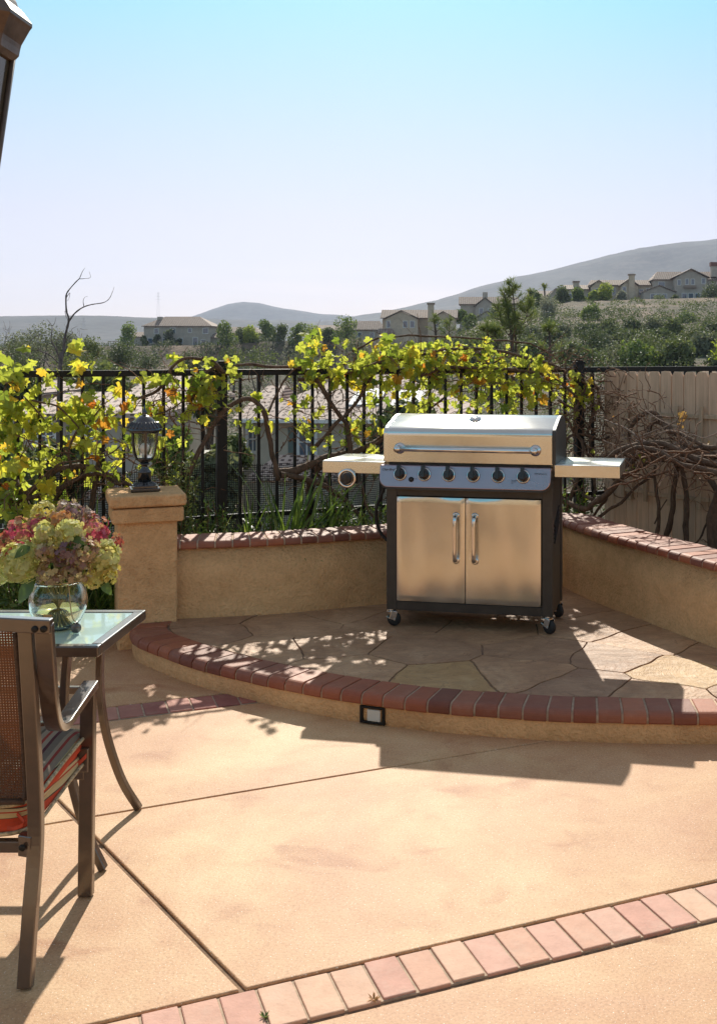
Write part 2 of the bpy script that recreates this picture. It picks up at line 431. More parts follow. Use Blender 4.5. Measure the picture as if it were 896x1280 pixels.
def m_hill():
    m, nt, b = newmat('chaparral_hill'); v = coords(nt)
    a = noise_fac(nt, v, .006, 8, .72, .5); g = noise_fac(nt, v, .035, 6, .8)
    c = ramp(nt, a, [(.3, (.016, .022, .024)), (.5, (.032, .038, .040)), (.7, (.07, .065, .062))])
    c = mix(nt, c, ramp(nt, g, [(.42, (.35, .37, .4)), (.58, (1.35, 1.25, 1.15))]), .8, 'MULTIPLY')
    nt.links.new(c, b.inputs['Base Color']); b.inputs['Roughness'].default_value = .95
    return m
M['hill'] = m_hill()
def hill(name, D, prof, depth, c0, c1, seed, rough=1):
    mb = MB(); cols = [c0+(c1-c0)*k/260 for k in range(261)]; rows = 36
    for j in range(rows+1):
        t = j/rows*2-1          # -1 front foot, 0 crest, 1 back foot
        for c in cols:
            Y = D+t*depth; X = (c-CX)/F*D*(1+.0*t)
            zc = EYE+(440-interp(c, prof))*D/F
            s_ = 1-abs(t); s_ = s_**1.15
            gul = noise.fractal(Vector((X*.0022, Y*.0012, seed)), .9, 2.1, 5)
            z = -22+(zc+22)*s_+gul*(zc+22)*.22*rough*math.sin(PI*min(1, abs(t)*1.0))*1.0
            z += noise.fractal(Vector((X*.012, Y*.012, seed)), .8, 2, 4)*3.0*rough
            mb.v.append((X, Y, z))
    n = len(cols)
    for j in range(rows):
        for k in range(n-1):
            a = j*n+k; mb.f.append((a, a+1, a+1+n, a+n)); mb.sm.append(True)
    return mb.build(name, M['hill'], kind='structure')
hill('hills', 3300, [(330, 412), (440, 396), (480, 390), (520, 381), (560, 370), (600, 358), (650, 345), (700, 335), (750, 322), (800, 310), (850, 303), (896, 298), (1100, 285), (1500, 310), (2200, 400)], 1300, 300, 2300, 4.2)
hill('hills', 4600, [(120, 420), (230, 399), (262, 388), (285, 380), (303, 377), (325, 379), (345, 384), (400, 392), (450, 396), (560, 405)], 1000, 60, 620, 8.1, .5)
hill('hills', 2400, [(-900, 400), (-300, 392), (0, 396), (60, 394), (130, 395), (200, 398), (280, 399), (420, 402), (560, 405), (800, 410)], 900, -1000, 900, 1.7, .7)

# ------------------------------------------------------------------ polygons clipped by lines
def clip(poly, p, d, keep):
    """keep the side of line p+t*d where cross(d, q-p)*keep >= 0"""
    out = []; s_ = lambda q: (d[0]*(q[1]-p[1])-d[1]*(q[0]-p[0]))*keep
    for i in range(len(poly)):
        a, b = poly[i], poly[(i+1) % len(poly)]; sa, sb = s_(a), s_(b)
        if sa >= 0: out.append(a)
        if (sa >= 0) != (sb >= 0):
            t = sa/(sa-sb); out.append((a[0]+(b[0]-a[0])*t, a[1]+(b[1]-a[1])*t))
    return out
def line(a, b, off=0):
    d = Vector((b[0]-a[0], b[1]-a[1])).normalized(); n = Vector((-d.y, d.x))
    return ((a[0]+n.x*off, a[1]+n.y*off), (d.x, d.y))
G = .0075
J1 = ((-1.487, 3.655), (.205, 4.417)); J2 = ((-1.545, 3.892), (-.604, 2.717))
B1a = ((-.6016, 2.707), (.709, 3.268)); B1b = ((-.2427, 2.663-.004), (.662, 3.051-.004)); B2 = ((-1.579, 4.706), (-1.014, 4.94))
base = [(-7, -4.45), (6, -4.45), (6, 6.0), (-7, 6.0)]
def pad(cuts):
    p = base
    for (a, b), off, keep in cuts:
        q, d = line(a, b, off); p = clip(p, q, d, keep)
    return p
pads = [
    pad([(B1b, -G*1.6, -1)]),
    pad([(B1a, G, 1), (J1, -G*.6, -1), (J2, -G, -1)]),
    pad([(B1a, G, 1), (J1, -G*.6, -1), (J2, G, 1)]),
    pad([(B2, -G, -1), (J1, G*.6, 1), (J2, -G, -1)]),
    pad([(B2, -G, -1), (J1, G*.6, 1), (J2, G, 1)]),
    pad([(B2, .19+G, 1)]),
]
mb = MB()
mb.span((-7, -4.45, -.30), (6, 6.0, -.0085))
patio = mb.build('patio', M['joint'], kind='structure')
mb = MB()
for p in pads:
    mb.prism(p, -.011, 0)
mb.build('concrete_slab', M['concrete'], patio, bevel=.005, seg=3)
def band(a, b, w_, mname, nb=.093):
    mb = MB(); mo = MB(); d = Vector((b[0]-a[0], b[1]-a[1])).normalized(); n = Vector((-d.y, d.x)); o = Vector(a)
    for k in range(-30, 34):
        s0 = k*nb; pts = []
        e = .003+random.uniform(0, .0015)
        c0 = o+d*(s0+e); c1 = o+d*(s0+nb-e)
        if c0.x < -6.5 or c1.x > 5.5: continue
        j = random.uniform(-.003, .003)
        if mname == 'brick_mid' and c1.x > -.86: continue
        mb.prism([tuple(c0+n*(G+.002+j)), tuple(c1+n*(G+.002+j)), tuple(c1+n*(w_-G-.002+j)), tuple(c0+n*(w_-G-.002+j))], -.011, .001+random.uniform(-.001, .0015))
    mb.build('brick_band', M[mname], patio, bevel=.003)
    s0, s1 = -3.0, 3.3
    mo.prism([tuple(o+d*s0+n*(G+.001)), tuple(o+d*s1+n*(G+.001)), tuple(o+d*s1+n*(w_-G-.001)), tuple(o+d*s0+n*(w_-G-.001))], -.0115, -.0035)
    mo.build('mortar_bed', M['mortar'], patio)
band(B1b[0], B1b[1], .188, 'brick_pale')
band(B2[0], B2[1], .19, 'brick_mid', .105)

# ------------------------------------------------------------------ terrace
arc0 = [(-1.86, 5.92), (-1.855, 5.76), (-1.80, 5.62), (-1.702, 5.50), (-1.438, 5.243), (-1.185, 5.05), (-.971, 4.91), (-.7225, 4.765), (-.525, 4.67), (-.1785, 4.547), (.208, 4.463), (.511, 4.426), (.956, 4.408), (1.35, 4.43), (1.75, 4.52), (2.1, 4.68)]
arc = [v.to_2d() for v in catmull([(x, y, 0) for x, y in arc0], 8)]
def resample(pl, step):
    out = [pl[0].copy()]; acc = 0
    for a, b in zip(pl, pl[1:]):
        L = (b-a).length; t = step-acc
        while t <= L:
            out.append(a+(b-a)*(t/L)); t += step
        acc = (acc+L) % step
    return out
def normals(pl):
    ns = []
    for i in range(len(pl)):
        d = (pl[min(i+1, len(pl)-1)]-pl[max(i-1, 0)]).normalized(); ns.append(Vector((-d.y, d.x)))
    return ns           # left of travel (towards the terrace / away from camera for left-to-right travel)
arcf = resample(arc, .025); an = normals(arcf)
mb = MB()
mb.prism([tuple(p) for p in arcf]+[(2.1, 7.2), (-1.75, 6.6), (-1.86, 6.2)], -.2, PT-.011)
terrace = mb.build('terrace', M['grout'], kind='structure')
mb = MB(); n = len(arcf)
for p, nn in zip(arcf, an):
    jig = .0
    for z, o in ((-.02, .012), (.0, .006), (.03, 0), (.06, .0), (.082, .001)):
        q = p-nn*(.010)+nn*o; mb.v.append((q.x, q.y, z))
for i in range(n-1):
    for k in range(4): mb.f.append((i*5+k, (i+1)*5+k, (i+1)*5+k+1, i*5+k+1)); mb.sm.append(True)
mb.build('stucco_riser', M['stucco'], terrace)
def brick_ring(name, line_, depth, zt, th, nose, step, m, mort, parent, over=.02, jag=.0015, world=False):
    """bull-nosed bricks laid across a polyline; the nose is on the right of travel"""
    cent = resample(line_, step); mb = MB(); mo = MB()
    ns = normals(cent)
    for i in range(len(cent)-1):
        a, b = cent[i], cent[i+1]; na_, nb_ = ns[i], ns[i+1]
        g = .0045/(b-a).length
        a2 = a.lerp(b, g); b2 = a.lerp(b, 1-g); dz = random.uniform(-jag, jag); dj = random.uniform(-jag, jag)*1.5
        prof = [(-over+.004, zt-th), (-over, zt-th+.008), (-over, zt-nose)]
        for k in range(1, 6):
            th_ = PI/2*k/5; prof.append((-over+nose*(1-math.cos(th_)), zt-nose+nose*math.sin(th_)))
        prof += [(depth-over-.006, zt), (depth-over, zt-.006), (depth-over, zt-th)]
        vs = []; m_ = len(prof)
        for (q, nn) in ((a2, na_), (b2, nb_)):
            for o, z in prof: r = q+nn*(o+dj); vs.append((r.x, r.y, z+dz))
        fs = [(k, (k+1) % m_, m_+(k+1) % m_, m_+k) for k in range(m_)]
        fs += [tuple(range(m_-1, -1, -1)), tuple(range(m_, 2*m_))]
        mb.add(vs, fs)
    L = [(p, nn) for p, nn in zip(line_, normals(line_))]
    prof = [(-over+.006, zt-th+.002), (-over+.006, zt-nose), (-over+.006+nose*.4, zt-nose*.35), (-over+nose+.004, zt-.005), (depth-over-.002, zt-.005), (depth-over-.002, zt-th+.002)]
    k0 = len(mo.v)
    for p, nn in L:
        for o, z in prof: r = p+nn*o; mo.v.append((r.x, r.y, z))
    for i in range(len(L)-1):
        for k in range(6): mo.f.append((i*6+k, i*6+(k+1) % 6, (i+1)*6+(k+1) % 6, (i+1)*6+k)); mo.sm.append(True)
    ob = mb.build(name, m, parent, world=world, bevel=.0025, seg=1)
    mm = mo.build('mortar', mort, ob, world=world)
    return ob
brick_ring('brick_edging', arcf, .19, PT+.004, .052, .028, .1015, M['brick_dark'], M['mortar'], terrace, over=.022)
# flagstones : cells around hand placed sites
sites = [(-1.45, 5.65), (-1.05, 5.85), (-.75, 5.45), (-1.1, 5.35), (-.45, 5.9), (-.3, 5.35), (-.62, 4.98), (.05, 5.75), (.3, 5.35), (-.17, 4.88), (.17, 4.98), (.45, 4.75), (.62, 5.25), (.93, 4.98), (1.25, 4.72), (.3, 6.15), (.55, 5.75), (.8, 5.5), (1.2, 5.2), (-.1, 6.2), (-.8, 6.15), (.45, 6.5), (1.55, 4.75), (.72, 4.62), (1.7, 5.2), (-1.55, 5.95)]
ochre = {9: 1, 13: 1}
inner = resample([p+nn*.172 for p, nn in zip(arcf, an)], .05)
def inset_poly(poly, d):
    c = poly
    n_ = len(poly); area = sum(poly[i][0]*poly[(i+1) % n_][1]-poly[(i+1) % n_][0]*poly[i][1] for i in range(n_))
    sgn = 1 if area > 0 else -1
    for i in range(n_):
        a, b = poly[i], poly[(i+1) % n_]
        if (b[0]-a[0])**2+(b[1]-a[1])**2 < 1e-8: continue
        q, dd = line(a, b, d*sgn); c = clip(c, q, dd, sgn)
        if len(c) < 3: return c
    return c
mA, mO = MB(), MB()
for i, s_ in enumerate(sites):
    poly = [(-2.5, 4), (3, 4), (3, 7.2), (-2.5, 7.2)]
    for j, t_ in enumerate(sites):
        if i == j: continue
        mx_, my_ = (s_[0]+t_[0])/2, (s_[1]+t_[1])/2; dx, dy = t_[0]-s_[0], t_[1]-s_[1]
        poly = clip(poly, (mx_, my_), (-dy, dx), 1)
    hull = inner[2:]
    for a, b in zip(hull, hull[1:]):
        q, d = line(a, b, 0); poly = clip(poly, q, d, 1)
        if len(poly) < 3: break
    if len(poly) < 3: continue
    poly = inset_poly(poly, .0045)
    if len(poly) < 3: continue
    pts = []
    for k in range(len(poly)):
        a = Vector(poly[k]); b = Vector(poly[(k+1) % len(poly)]); L = (b-a).length; m_ = max(1, int(L/.03))
        for q in range(m_):
            p = a.lerp(b, q/m_)
            w1 = noise.noise(Vector((p.x*5, p.y*5, 2.2)))*.028+noise.noise(Vector((p.x*19, p.y*19, 5)))*.006; w2 = noise.noise(Vector((p.x*5, p.y*5, 7.7)))*.028
            pts.append((p.x+w1, p.y+w2))
    z = PT-.004+random.uniform(-.002, .002)
    (mO if i in ochre else mA).prism(pts, PT-.03, z)
mA.build('flagstone', M['flag'], terrace, bevel=.004)
mO.build('flagstone', M['flag_ochre'], terrace, bevel=.004, label='ochre yellow flagstones among the brown ones')

# step light set into the riser
q = Vector((-.47, 4.652)); dq = Vector((.94, -.34)).normalized(); ang = math.atan2(dq.y, dq.x)
sl_ = thing('step_light', 'small black step light with white lens set into the stucco riser under the brick edging', 'step light', (q.x, q.y-.012, .0), ang)
mb = MB(); 
for c, d in (((-.052, 0, .042), (.014, .024, .074)), ((.052, 0, .042), (.014, .024, .074)), ((0, 0, .074), (.09, .024, .010)), ((0, 0, .010), (.09, .024, .010))): mb.box(c, d)
mb.box((0, .016, .042), (.1, .02, .07))
mb.build('frame', M['black_metal'], sl_, bevel=.002)
MB().box((.006, -.002, .040), (.062, .014, .05)).build('lens', m_simple('frosted_lens', (.62, .60, .54), .5, var=.06), sl_, bevel=.003)

# ------------------------------------------------------------------ low wall with brick cap
wl0 = [(-1.76, 5.945), (-1.2, 6.07), (-.576, 6.32), (-.1, 6.53), (.22, 6.72), (.38, 6.82), (.50, 6.80), (.56, 6.62), (.718, 6.25), (.915, 5.86), (1.166, 5.371), (1.5, 4.75), (1.75, 4.3)]
wl = resample([v.to_2d() for v in catmull([(x, y, 0) for x, y in wl0], 8)], .03)
wn = normals(wl)
gw = thing('garden_wall', 'low curved stucco planter wall with rounded brick cap running behind and right of the gas grill', 'wall', (0, 6.4, 0))
mb = MB(); H = .515
for p, nn in zip(wl, wn):
    for o, z in ((0, -.1), (0, .15), (0, .3), (0, H), (.2, H), (.2, -.1)):
        r = p+nn*o; mb.v.append((r.x, r.y, z))
for i in range(len(wl)-1):
    for k in range(6): mb.f.append((i*6+k, i*6+(k+1) % 6, (i+1)*6+(k+1) % 6, (i+1)*6+k)); mb.sm.append(k < 3)
mb.f.append((0, 1, 2, 3, 4, 5)); L_ = (len(wl)-1)*6; mb.f.append((L_+5, L_+4, L_+3, L_+2, L_+1, L_)); mb.sm += [False, False]
mb.build('wall_face', M['stucco'], gw, world=True)
brick_ring('brick_cap', wl, .27, .556, .042, .024, .094, M['brick_dark'], M['mortar'], gw, over=.03, world=True)

# ------------------------------------------------------------------ pillar
pc = (-1.868, 5.992); pa = R(22)
pil = thing('stucco_pillar', 'square ochre stucco pillar with stepped cap at the left end of the low wall', 'pillar', (pc[0], pc[1], 0), pa)
def fine_box(c, d, nx=14):
    """box with rounded edges"""
    return MB().box(c, d)
fine_box((0, 0, .34), (.31, .31, .70)).build('shaft', M['stucco'], pil, bevel=.012, seg=3)
fine_box((0, 0, .718), (.372, .372, .080)).build('capital', M['stucco'], pil, bevel=.012, seg=3)
fine_box((0, 0, .797), (.40, .40, .066)).build('cap_slab', M['stucco'], pil, bevel=.016, seg=3)

# ------------------------------------------------------------------ pillar lamp
lp = thing('pillar_lamp', 'small black lantern with ribbed roof and clear glass standing on the stucco pillar', 'lamp', (pc[0]-.005, pc[1], .834), pa)
mb = MB(); mb.box((0, 0, .008), (.155, .155, .016)); mb.box((0, 0, .022), (.13, .13, .014))
mb.lathe([(.062, .028), (.052, .036), (.040, .044), (.036, .048)], seg=24)
for k in range(20):
    a = 2*PI*k/20; mb.tube([(math.cos(a)*.062, math.sin(a)*.062, .028), (math.cos(a)*.040, math.sin(a)*.040, .047)], .0035, 5)
mb.build('base', M['black_paint'], lp, bevel=.002)
MB().lathe([(.036, .046), (.036, .098), (.038, .1), (.036, .103), (.018, .125), (.015, .137), (.024, .141), (.03, .146), (.024, .15), (.02, .153)], seg=28).build('stem', M['black_paint'], lp)
mb = MB(); mb.lathe([(.018, .15), (.028, .156), (.046, .170), (.05, .176), (.048, .181), (.0, .181)], seg=28)
for k in range(6):
    a = 2*PI*(k+.5)/6; ca, sa = math.cos(a), math.sin(a)
    mb.strap(catmull([(ca*.045, sa*.045, .172), (ca*.058, sa*.058, .20), (ca*.068, sa*.068, .25), (ca*.074, sa*.074, .325)], 4), (-sa, ca, 0), .012, .007)
mb.lathe([(.074, .318), (.080, .322), (.080, .332), (.074, .336)], seg=28)
mb.build('cage', M['black_paint'], lp)
mglass, nt, b = newmat('clear_seeded_glass'); b.inputs['Base Color'].default_value = (.95, .92, .85, 1); b.inputs['Roughness'].default_value = .03
b.inputs['Transmission Weight'].default_value = 1; b.inputs['IOR'].default_value = 1.12; b.inputs['Alpha'].default_value = .55
MB().lathe([(.040, .180), (.052, .20), (.062, .25), (.069, .322)], seg=28).build('glass', mglass, lp)
mbulb = m_simple('bulb_white', (.80, .78, .70), .25, var=.02)
MB().lathe([(.0, .262), (.012, .260), (.022, .250), (.026, .236), (.022, .222), (.014, .212), (.012, .200), (.012, .182)], seg=20).build('bulb', mbulb, lp)
mb = MB(); mb.lathe([(.097, .330), (.099, .336), (.093, .345), (.080, .362), (.066, .378), (.060, .382), (.056, .386), (.040, .402), (.022, .414), (.0, .418)], seg=40)
for k in range(24):
    a = 2*PI*k/24; mb.tube([(math.cos(a)*r_, math.sin(a)*r_, z_+.002) for r_, z_ in ((.094, .343), (.080, .362), (.066, .378))], .0035, 5)
mb.build('roof', M['black_paint'], lp)
MB().lathe([(.018, .412), (.010, .420), (.014, .428), (.013, .436), (.006, .446), (.005, .455), (.0, .480)], seg=16).build('finial', M['black_paint'], lp)

# ------------------------------------------------------------------ metal fence
FD = Vector((1, .467, 0)).normalized(); FN = Vector((-FD.y, FD.x, 0))
def fz(x):
    r = (x-CX)/F; return 7.58/(1-.467*r)
def fence_pt(x, y, off=0):
    """point on the fence plane seen at photo pixel (x, y); off = metres towards the camera"""
    p = P(x, y, fz(x)); return p-FN*off
F0 = Vector((0, 7.58, 0)); FTOP = 1.49; FBOT = .50
posts = [fence_pt(277, 500), fence_pt(723, 500)]
s_of = lambda p: (Vector((p.x, p.y, 0))-F0).dot(FD)
s1, s2 = s_of(posts[0]), s_of(posts[1]); per = s2-s1
PS = [s1-per, s1, s2, s2+per]
mf = thing('metal_fence', 'black metal picket fence with flat top rail entwined by the grapevines', 'fence', (0, 7.58, .4))
rotf = Matrix.Rotation(math.atan2(FD.y, FD.x), 3, 'Z')
for sp in PS:
    c = F0+FD*sp
    mb = MB(); mb.box((c.x, c.y, .94), (.062, .062, 1.16), rotf); mb.box((c.x, c.y, 1.525), (.070, .070, .012), rotf)
    mb.box((c.x, c.y, 1.537), (.05, .05, .014), rotf)
    mb.build('post', M['black_metal'], mf, world=True, bevel=.003)
for a_, b_ in zip(PS, PS[1:]):
    c = F0+FD*(a_+b_)/2; L = b_-a_-.064
    MB().box((c.x, c.y, FTOP-.019), (L, .036, .038), rotf).build('top_rail', M['black_metal'], mf, world=True, bevel=.003)
    MB().box((c.x, c.y, .56), (L, .03, .03), rotf).build('bottom_rail', M['black_metal'], mf, world=True, bevel=.003)
    nb = int(round(L/.1147)); st = (b_-a_)/nb
    for k in range(1, nb):
        c = F0+FD*(a_+k*st)
        MB().box((c.x, c.y, .975), (.018, .018, .99), rotf).build('bar', M['black_metal'], mf, world=True)
# black wire screen tied behind the bars
def screen(name, label, x0, x1, zt0, zt1, zb, off=-.05):
    p0, p1 = fence_pt(x0, 600, off), fence_pt(x1, 600, off); d = Vector((p1.x-p0.x, p1.y-p0.y, 0)); L = d.length; d.normalize()
    mb = MB(); nx = int(L/.0135); hh = max(zt0, zt1); nz = int((hh-zb)/.0135)
    o = Vector((p0.x, p0.y, 0)); up = Vector((0, 0, 1)); wdt = .0019
    wob = lambda s_, z: FN*(noise.noise(Vector((s_*3, z*4, 1)))*.05)+up*(noise.noise(Vector((s_*2.5, z*2, 5)))*.025)
    for i in range(nx+1):
        s_ = i*.0135; top = lerp(zt0, zt1, s_/L)+noise.noise(Vector((s_*4, 0, 8)))*.03; prev = None
        for j in range(9):
            z = lerp(zb, top, j/8); p = o+d*s_+up*z+wob(s_, z); cur = (p-d*wdt, p+d*wdt)
            if prev: mb.add([prev[0], prev[1], cur[1], cur[0]], [(0, 1, 2, 3)])
            prev = cur
    for j in range(nz+1):
        prev = None; z0 = zb+j*.0135
        for i in range(0, nx+1, 6):
            s_ = i*.0135; top = lerp(zt0, zt1, s_/L)+noise.noise(Vector((s_*4, 0, 8)))*.03
            if z0 > top: prev = None; continue
            p = o+d*s_+up*z0+wob(s_, z0); cur = (p-up*wdt, p+up*wdt)
            if prev: mb.add([prev[0], prev[1], cur[1], cur[0]], [(0, 1, 2, 3)])
            prev = cur
    o_ = mb.build(name, M['black_metal']); tag(o_, label, 'screen'); return o_
screen('mesh_screen', 'black wire mesh screen tied along the foot of the metal fence', 60, 520, .87, .90, .43)
screen('mesh_screen', 'grey green wire mesh strip standing in the corner beside the wooden fence', 726, 768, 1.32, 1.34, .5, -.04)

# ------------------------------------------------------------------ wooden fence and trellis
WD = Vector((.707, -.707, 0)); W0 = Vector((.913, 8.02, 0)); WN = Vector((-.707, -.707, 0))   # WN points to the camera side
def wz(x, off=0):
    r = (x-CX)/F; o = W0+WN*off
    # o + WD*s with X = r*Z
    s_ = (r*o.y-o.x)/(WD.x-r*WD.y); return (o+WD*s_)
def wood_pt(x, y, off=0):
    q = wz(x, off); return Vector((q.x, q.y, EYE-(y-CY)*q.y/F))
wf = thing('wooden_fence', 'tan dog-eared board fence closing the right side behind the bare vine', 'fence', (W0.x, W0.y, .3))
rw = Matrix.Rotation(math.atan2(WD.y, WD.x), 3, 'Z'); pw = .100
for k in range(30):
    s_ = k*pw+pw/2; zt = 1.462+random.uniform(-.004, .004); h = pw/2-.0025; c = .018
    prof = [(-h, .14), (h, .14), (h, zt-.03), (h-c, zt), (-h+c, zt), (-h, zt-.03)]
    mb = MB(); vs = []
    tw = random.uniform(-.003, .003)
    for dn in (0, .018):
        for a, z in prof:
            p = W0+WD*(s_+a)+WN*(dn+tw*(1 if a > 0 else -1)); vs.append((p.x, p.y, z))
    m_ = 6
    fs = [(5, 4, 3, 2, 1, 0), (6, 7, 8, 9, 10, 11)]+[(i, (i+1) % 6, 6+(i+1) % 6, 6+i) for i in range(6)]
    mb.add(vs, fs); mb.build('board', M['wood_fence'], wf, world=True)
for z in (.55, 1.2):
    c = W0+WD*1.5-WN*.025; MB().box((c.x, c.y, z), (3.0, .04, .09), rw).build('rail', M['wood_fence'], wf, world=True)
tr = thing('trellis', 'broken tan wooden trellis leaning on the board fence behind the thick vine trunks', 'trellis', (wz(840).x, wz(840).y, .4))
def slat(a, b, w_=.028, t=.012, off=.035, nm='slat'):
    p, q = wood_pt(*a, off), wood_pt(*b, off)
    MB().strap([p, q], WD if abs(b[1]-a[1]) > abs(b[0]-a[0]) else (0, 0, 1), w_, t).build(nm, M['trellis'], tr, world=True, bevel=.002)
for x0, y0, x1, y1 in ((783, 504, 781, 560), (845, 507, 844, 548), (876, 508, 872, 637), (840, 585, 835, 632), (812, 520, 810, 545), (866, 560, 866, 610), (790, 590, 786, 625), (805, 590, 806, 627), (777, 600, 778, 620), (893, 560, 893, 640)):
    slat((x0, y0), (x1, y1), off=.05)
slat((787, 516), (915, 523), off=.036); slat((776, 611), (808, 615), off=.036); slat((809, 617), (915, 629), off=.036)

# ------------------------------------------------------------------ soil bed between wall and fences
mb = MB(); back = []
for p, nn in zip(wl, wn): mb.v.append((p.x+nn.x*.19, p.y+nn.y*.19, 0))
soilpoly = [(p.x+nn.x*.1, p.y+nn.y*.1) for p, nn in zip(wl[::6], wn[::6])]
edge = [(3.6, 4.3), (3.2, 6.3), (W0.x+.35, W0.y+.35)]
fpl = F0+FD*(-1.9)+FN*.25
soilpoly2 = soilpoly+[(3.9, 4.3), (3.9, 5.6), (1.3, 8.3)]+[(fpl.x, fpl.y)]
mb = MB(); mb.prism(soilpoly2, -.4, .22)
def m_soil():
    m, nt, b = newmat('garden_soil'); v = coords(nt)
    g = noise_fac(nt, v, 14, 7, .75)
    nt.links.new(ramp(nt, g, [(.3, (.05, .035, .022)), (.6, (.15, .10, .065)), (.75, (.28, .20, .12))]), b.inputs['Base Color'])
    b.inputs['Roughness'].default_value = .95; bump(nt, b, [(g, 1, .04)]); return m
M['soil'] = m_soil()
mb.build('soil', M['soil'], kind='structure')
mb = MB(); mb = MB(); mb.prism([(-7, 6.0), (-1.9, 6.0), (-1.7, 6.1), (-1.62, 7.0), (-7, 6.9)], -.4, .03)
mb.build('soil', M['soil'], kind='structure')
exec_later = []
# ------------------------------------------------------------------ gas grill
GA = -R(11.3)
gr = thing('gas_grill', 'stainless steel gas grill on casters with closed lid, two cabinet doors and folding side shelves', 'grill', (-.515, 5.79, PT), GA)
BW, BD = .895, .42
def gb(name, m, mb, parent=None, bevel=.003, **k): return mb.build(name, m, parent or gr, bevel=bevel, **k)
mb = MB()
for x in (0, BW-.056):
    mb.span((x, 0, .09), (x+.056, .045, .80))
    mb.span((x, BD-.045, .09), (x+.056, BD, .80))
mb.span((.056, .002, .09), (BW-.056, .04, .138))
mb.span((.056, BD-.04, .09), (BW-.056, BD-.002, .138))
mb.span((.02, .045, .10), (BW-.02, BD-.045, .125))
mb.span((.056, .002, .702), (BW-.056, .04, .80))
gb('frame', M['cart_paint'], mb)
mb = MB(); mb.span((.006, .045, .09), (.02, BD-.045, .80)); gb('side_panel', M['cart_paint'], mb)
mb = MB(); mb.span((BW-.02, .045, .09), (BW-.006, BD-.045, .80)); sp_ = gb('side_panel', M['cart_paint'], mb)
mb = MB()
for k in range(5):
    mb.box((BW-.003, .20, .50+k*.022), (.006, .20-.0*k, .007), Matrix.Rotation(R(25), 3, 'X'))
mb.build('vent_slot', M['rubber'], sp_)
mb = MB(); mb.span((.02, BD-.014, .138), (BW-.02, BD-.004, .80)); gb('back_panel', M['cart_paint'], mb)
for x0, x1, hx in ((.060, .4320, .385), (.4365, .835, .487)):
    mb = MB(); mb.span((x0, -.009, .143), (x1, .018, .698)); nx_, nz_ = 26, 34; vs = []
    for i in range(nx_+1):
        for j in range(nz_+1):
            x, z = lerp(x0, x1, i/nx_), lerp(.143, .698, j/nz_); e = min(i, nx_-i, j, nz_-j)
            d_ = noise.noise(Vector((x*7+hx*9, z*2.2, 3)))*.0062+noise.noise(Vector((x*19, z*3.5, 8)))*.0008
            vs.append((x, -.0125+(d_ if e > 0 else (.0035 if e == 0 else 0)), z))
    mb.add(vs, [(i*(nz_+1)+j, (i+1)*(nz_+1)+j, (i+1)*(nz_+1)+j+1, i*(nz_+1)+j+1) for i in range(nx_) for j in range(nz_)], True)
    dr = gb('door', M['steel'], mb, bevel=0)
    mb = MB()
    mb.tube(catmull([(hx, -.010, .370), (hx, -.040, .376), (hx, -.052, .40), (hx, -.054, .48), (hx, -.052, .575), (hx, -.040, .60), (hx, -.010, .606)], 6), .0105, 12)
    for z in (.370, .606): mb.lathe([(.019, 0), (.019, .003), (.013, .006)], (hx, -.012, z), 20, Matrix.Rotation(PI/2, 3, 'X'))
    mb.build('handle', M['chrome'], dr)
# firebox under the lid
mb = MB(); mb.span((.01, .01, .80), (BW-.01, BD+.03, .882)); gb('firebox', M['cart_paint'], mb)
# control panel with rounded lower corners, tilted back
def rounded(x0, x1, z0, z1, rb, rt=.006, n=8):
    pts = []
    for cx, cz, r_, a0 in ((x1-rb, z0+rb, rb, -90), (x1-rt, z1-rt, rt, 0), (x0+rt, z1-rt, rt, 90), (x0+rb, z0+rb, rb, 180)):
        for k in range(n+1):
            a = R(a0+90*k/n); pts.append((cx+r_*math.cos(a), cz+r_*math.sin(a)))
    return pts
def plate(pts, y0, y1, slope=0, zref=0):
    mb = MB(); n = len(pts)
    vs = [(x, y0+(z-zref)*slope, z) for x, z in pts]+[(x, y1+(z-zref)*slope, z) for x, z in pts]
    return mb.add(vs, [tuple(range(n)), tuple(range(2*n-1, n-1, -1))]+[(i, n+i, n+(i+1) % n, (i+1) % n) for i in range(n)])
SL = .22
pn = plate(rounded(-.020, BW-.002, .756, .870, .048), -.052, .012, SL, .866).build('control_panel', M['steel_panel'], gr, bevel=.004)
plate(rounded(-.022, BW, .744, .850, .052), -.044, .006, SL, .866).build('panel_lip', M['cart_paint'], gr, bevel=.004)
rk = Matrix.Rotation(PI/2-math.atan(SL)*1.0, 3, 'X')
def knob(x, z, parent, y0=-.053, r_=1.0, tilt=True):
    y = y0+((z-.866)*SL if tilt else 0); rr = Matrix.Rotation(PI/2+math.atan(SL)*(-1 if tilt else 0), 3, 'X')
    bz = MB().lathe([(.036*r_, 0), (.036*r_, .004), (.032*r_, .008), (.029*r_, .008), (.027*r_, .003)], (x, y, z), 32, rr).build('bezel', M['chrome'], parent)
    mb = MB().lathe([(.026*r_, .002), (.026*r_, .014), (.022*r_, .020), (.0215*r_, .034), (.018*r_, .037), (0, .037)], (x, y, z), 28, rr)
    mb.box(Vector((x, y, z))+rr @ Vector((0, .012, .032)), (.019*r_, .062*r_, .028), rr)
    kn = mb.build('knob', M['knob'], parent, bevel=.002)
    return kn
for k in range(6): knob(.093+k*.1315, .825, gr)
MB().lathe([(.014, 0), (.014, .010), (.010, .012), (.009, .02), (0, .021)], (.155, -.062, .797), 16, rk).build('igniter_button', M['knob'], gr)
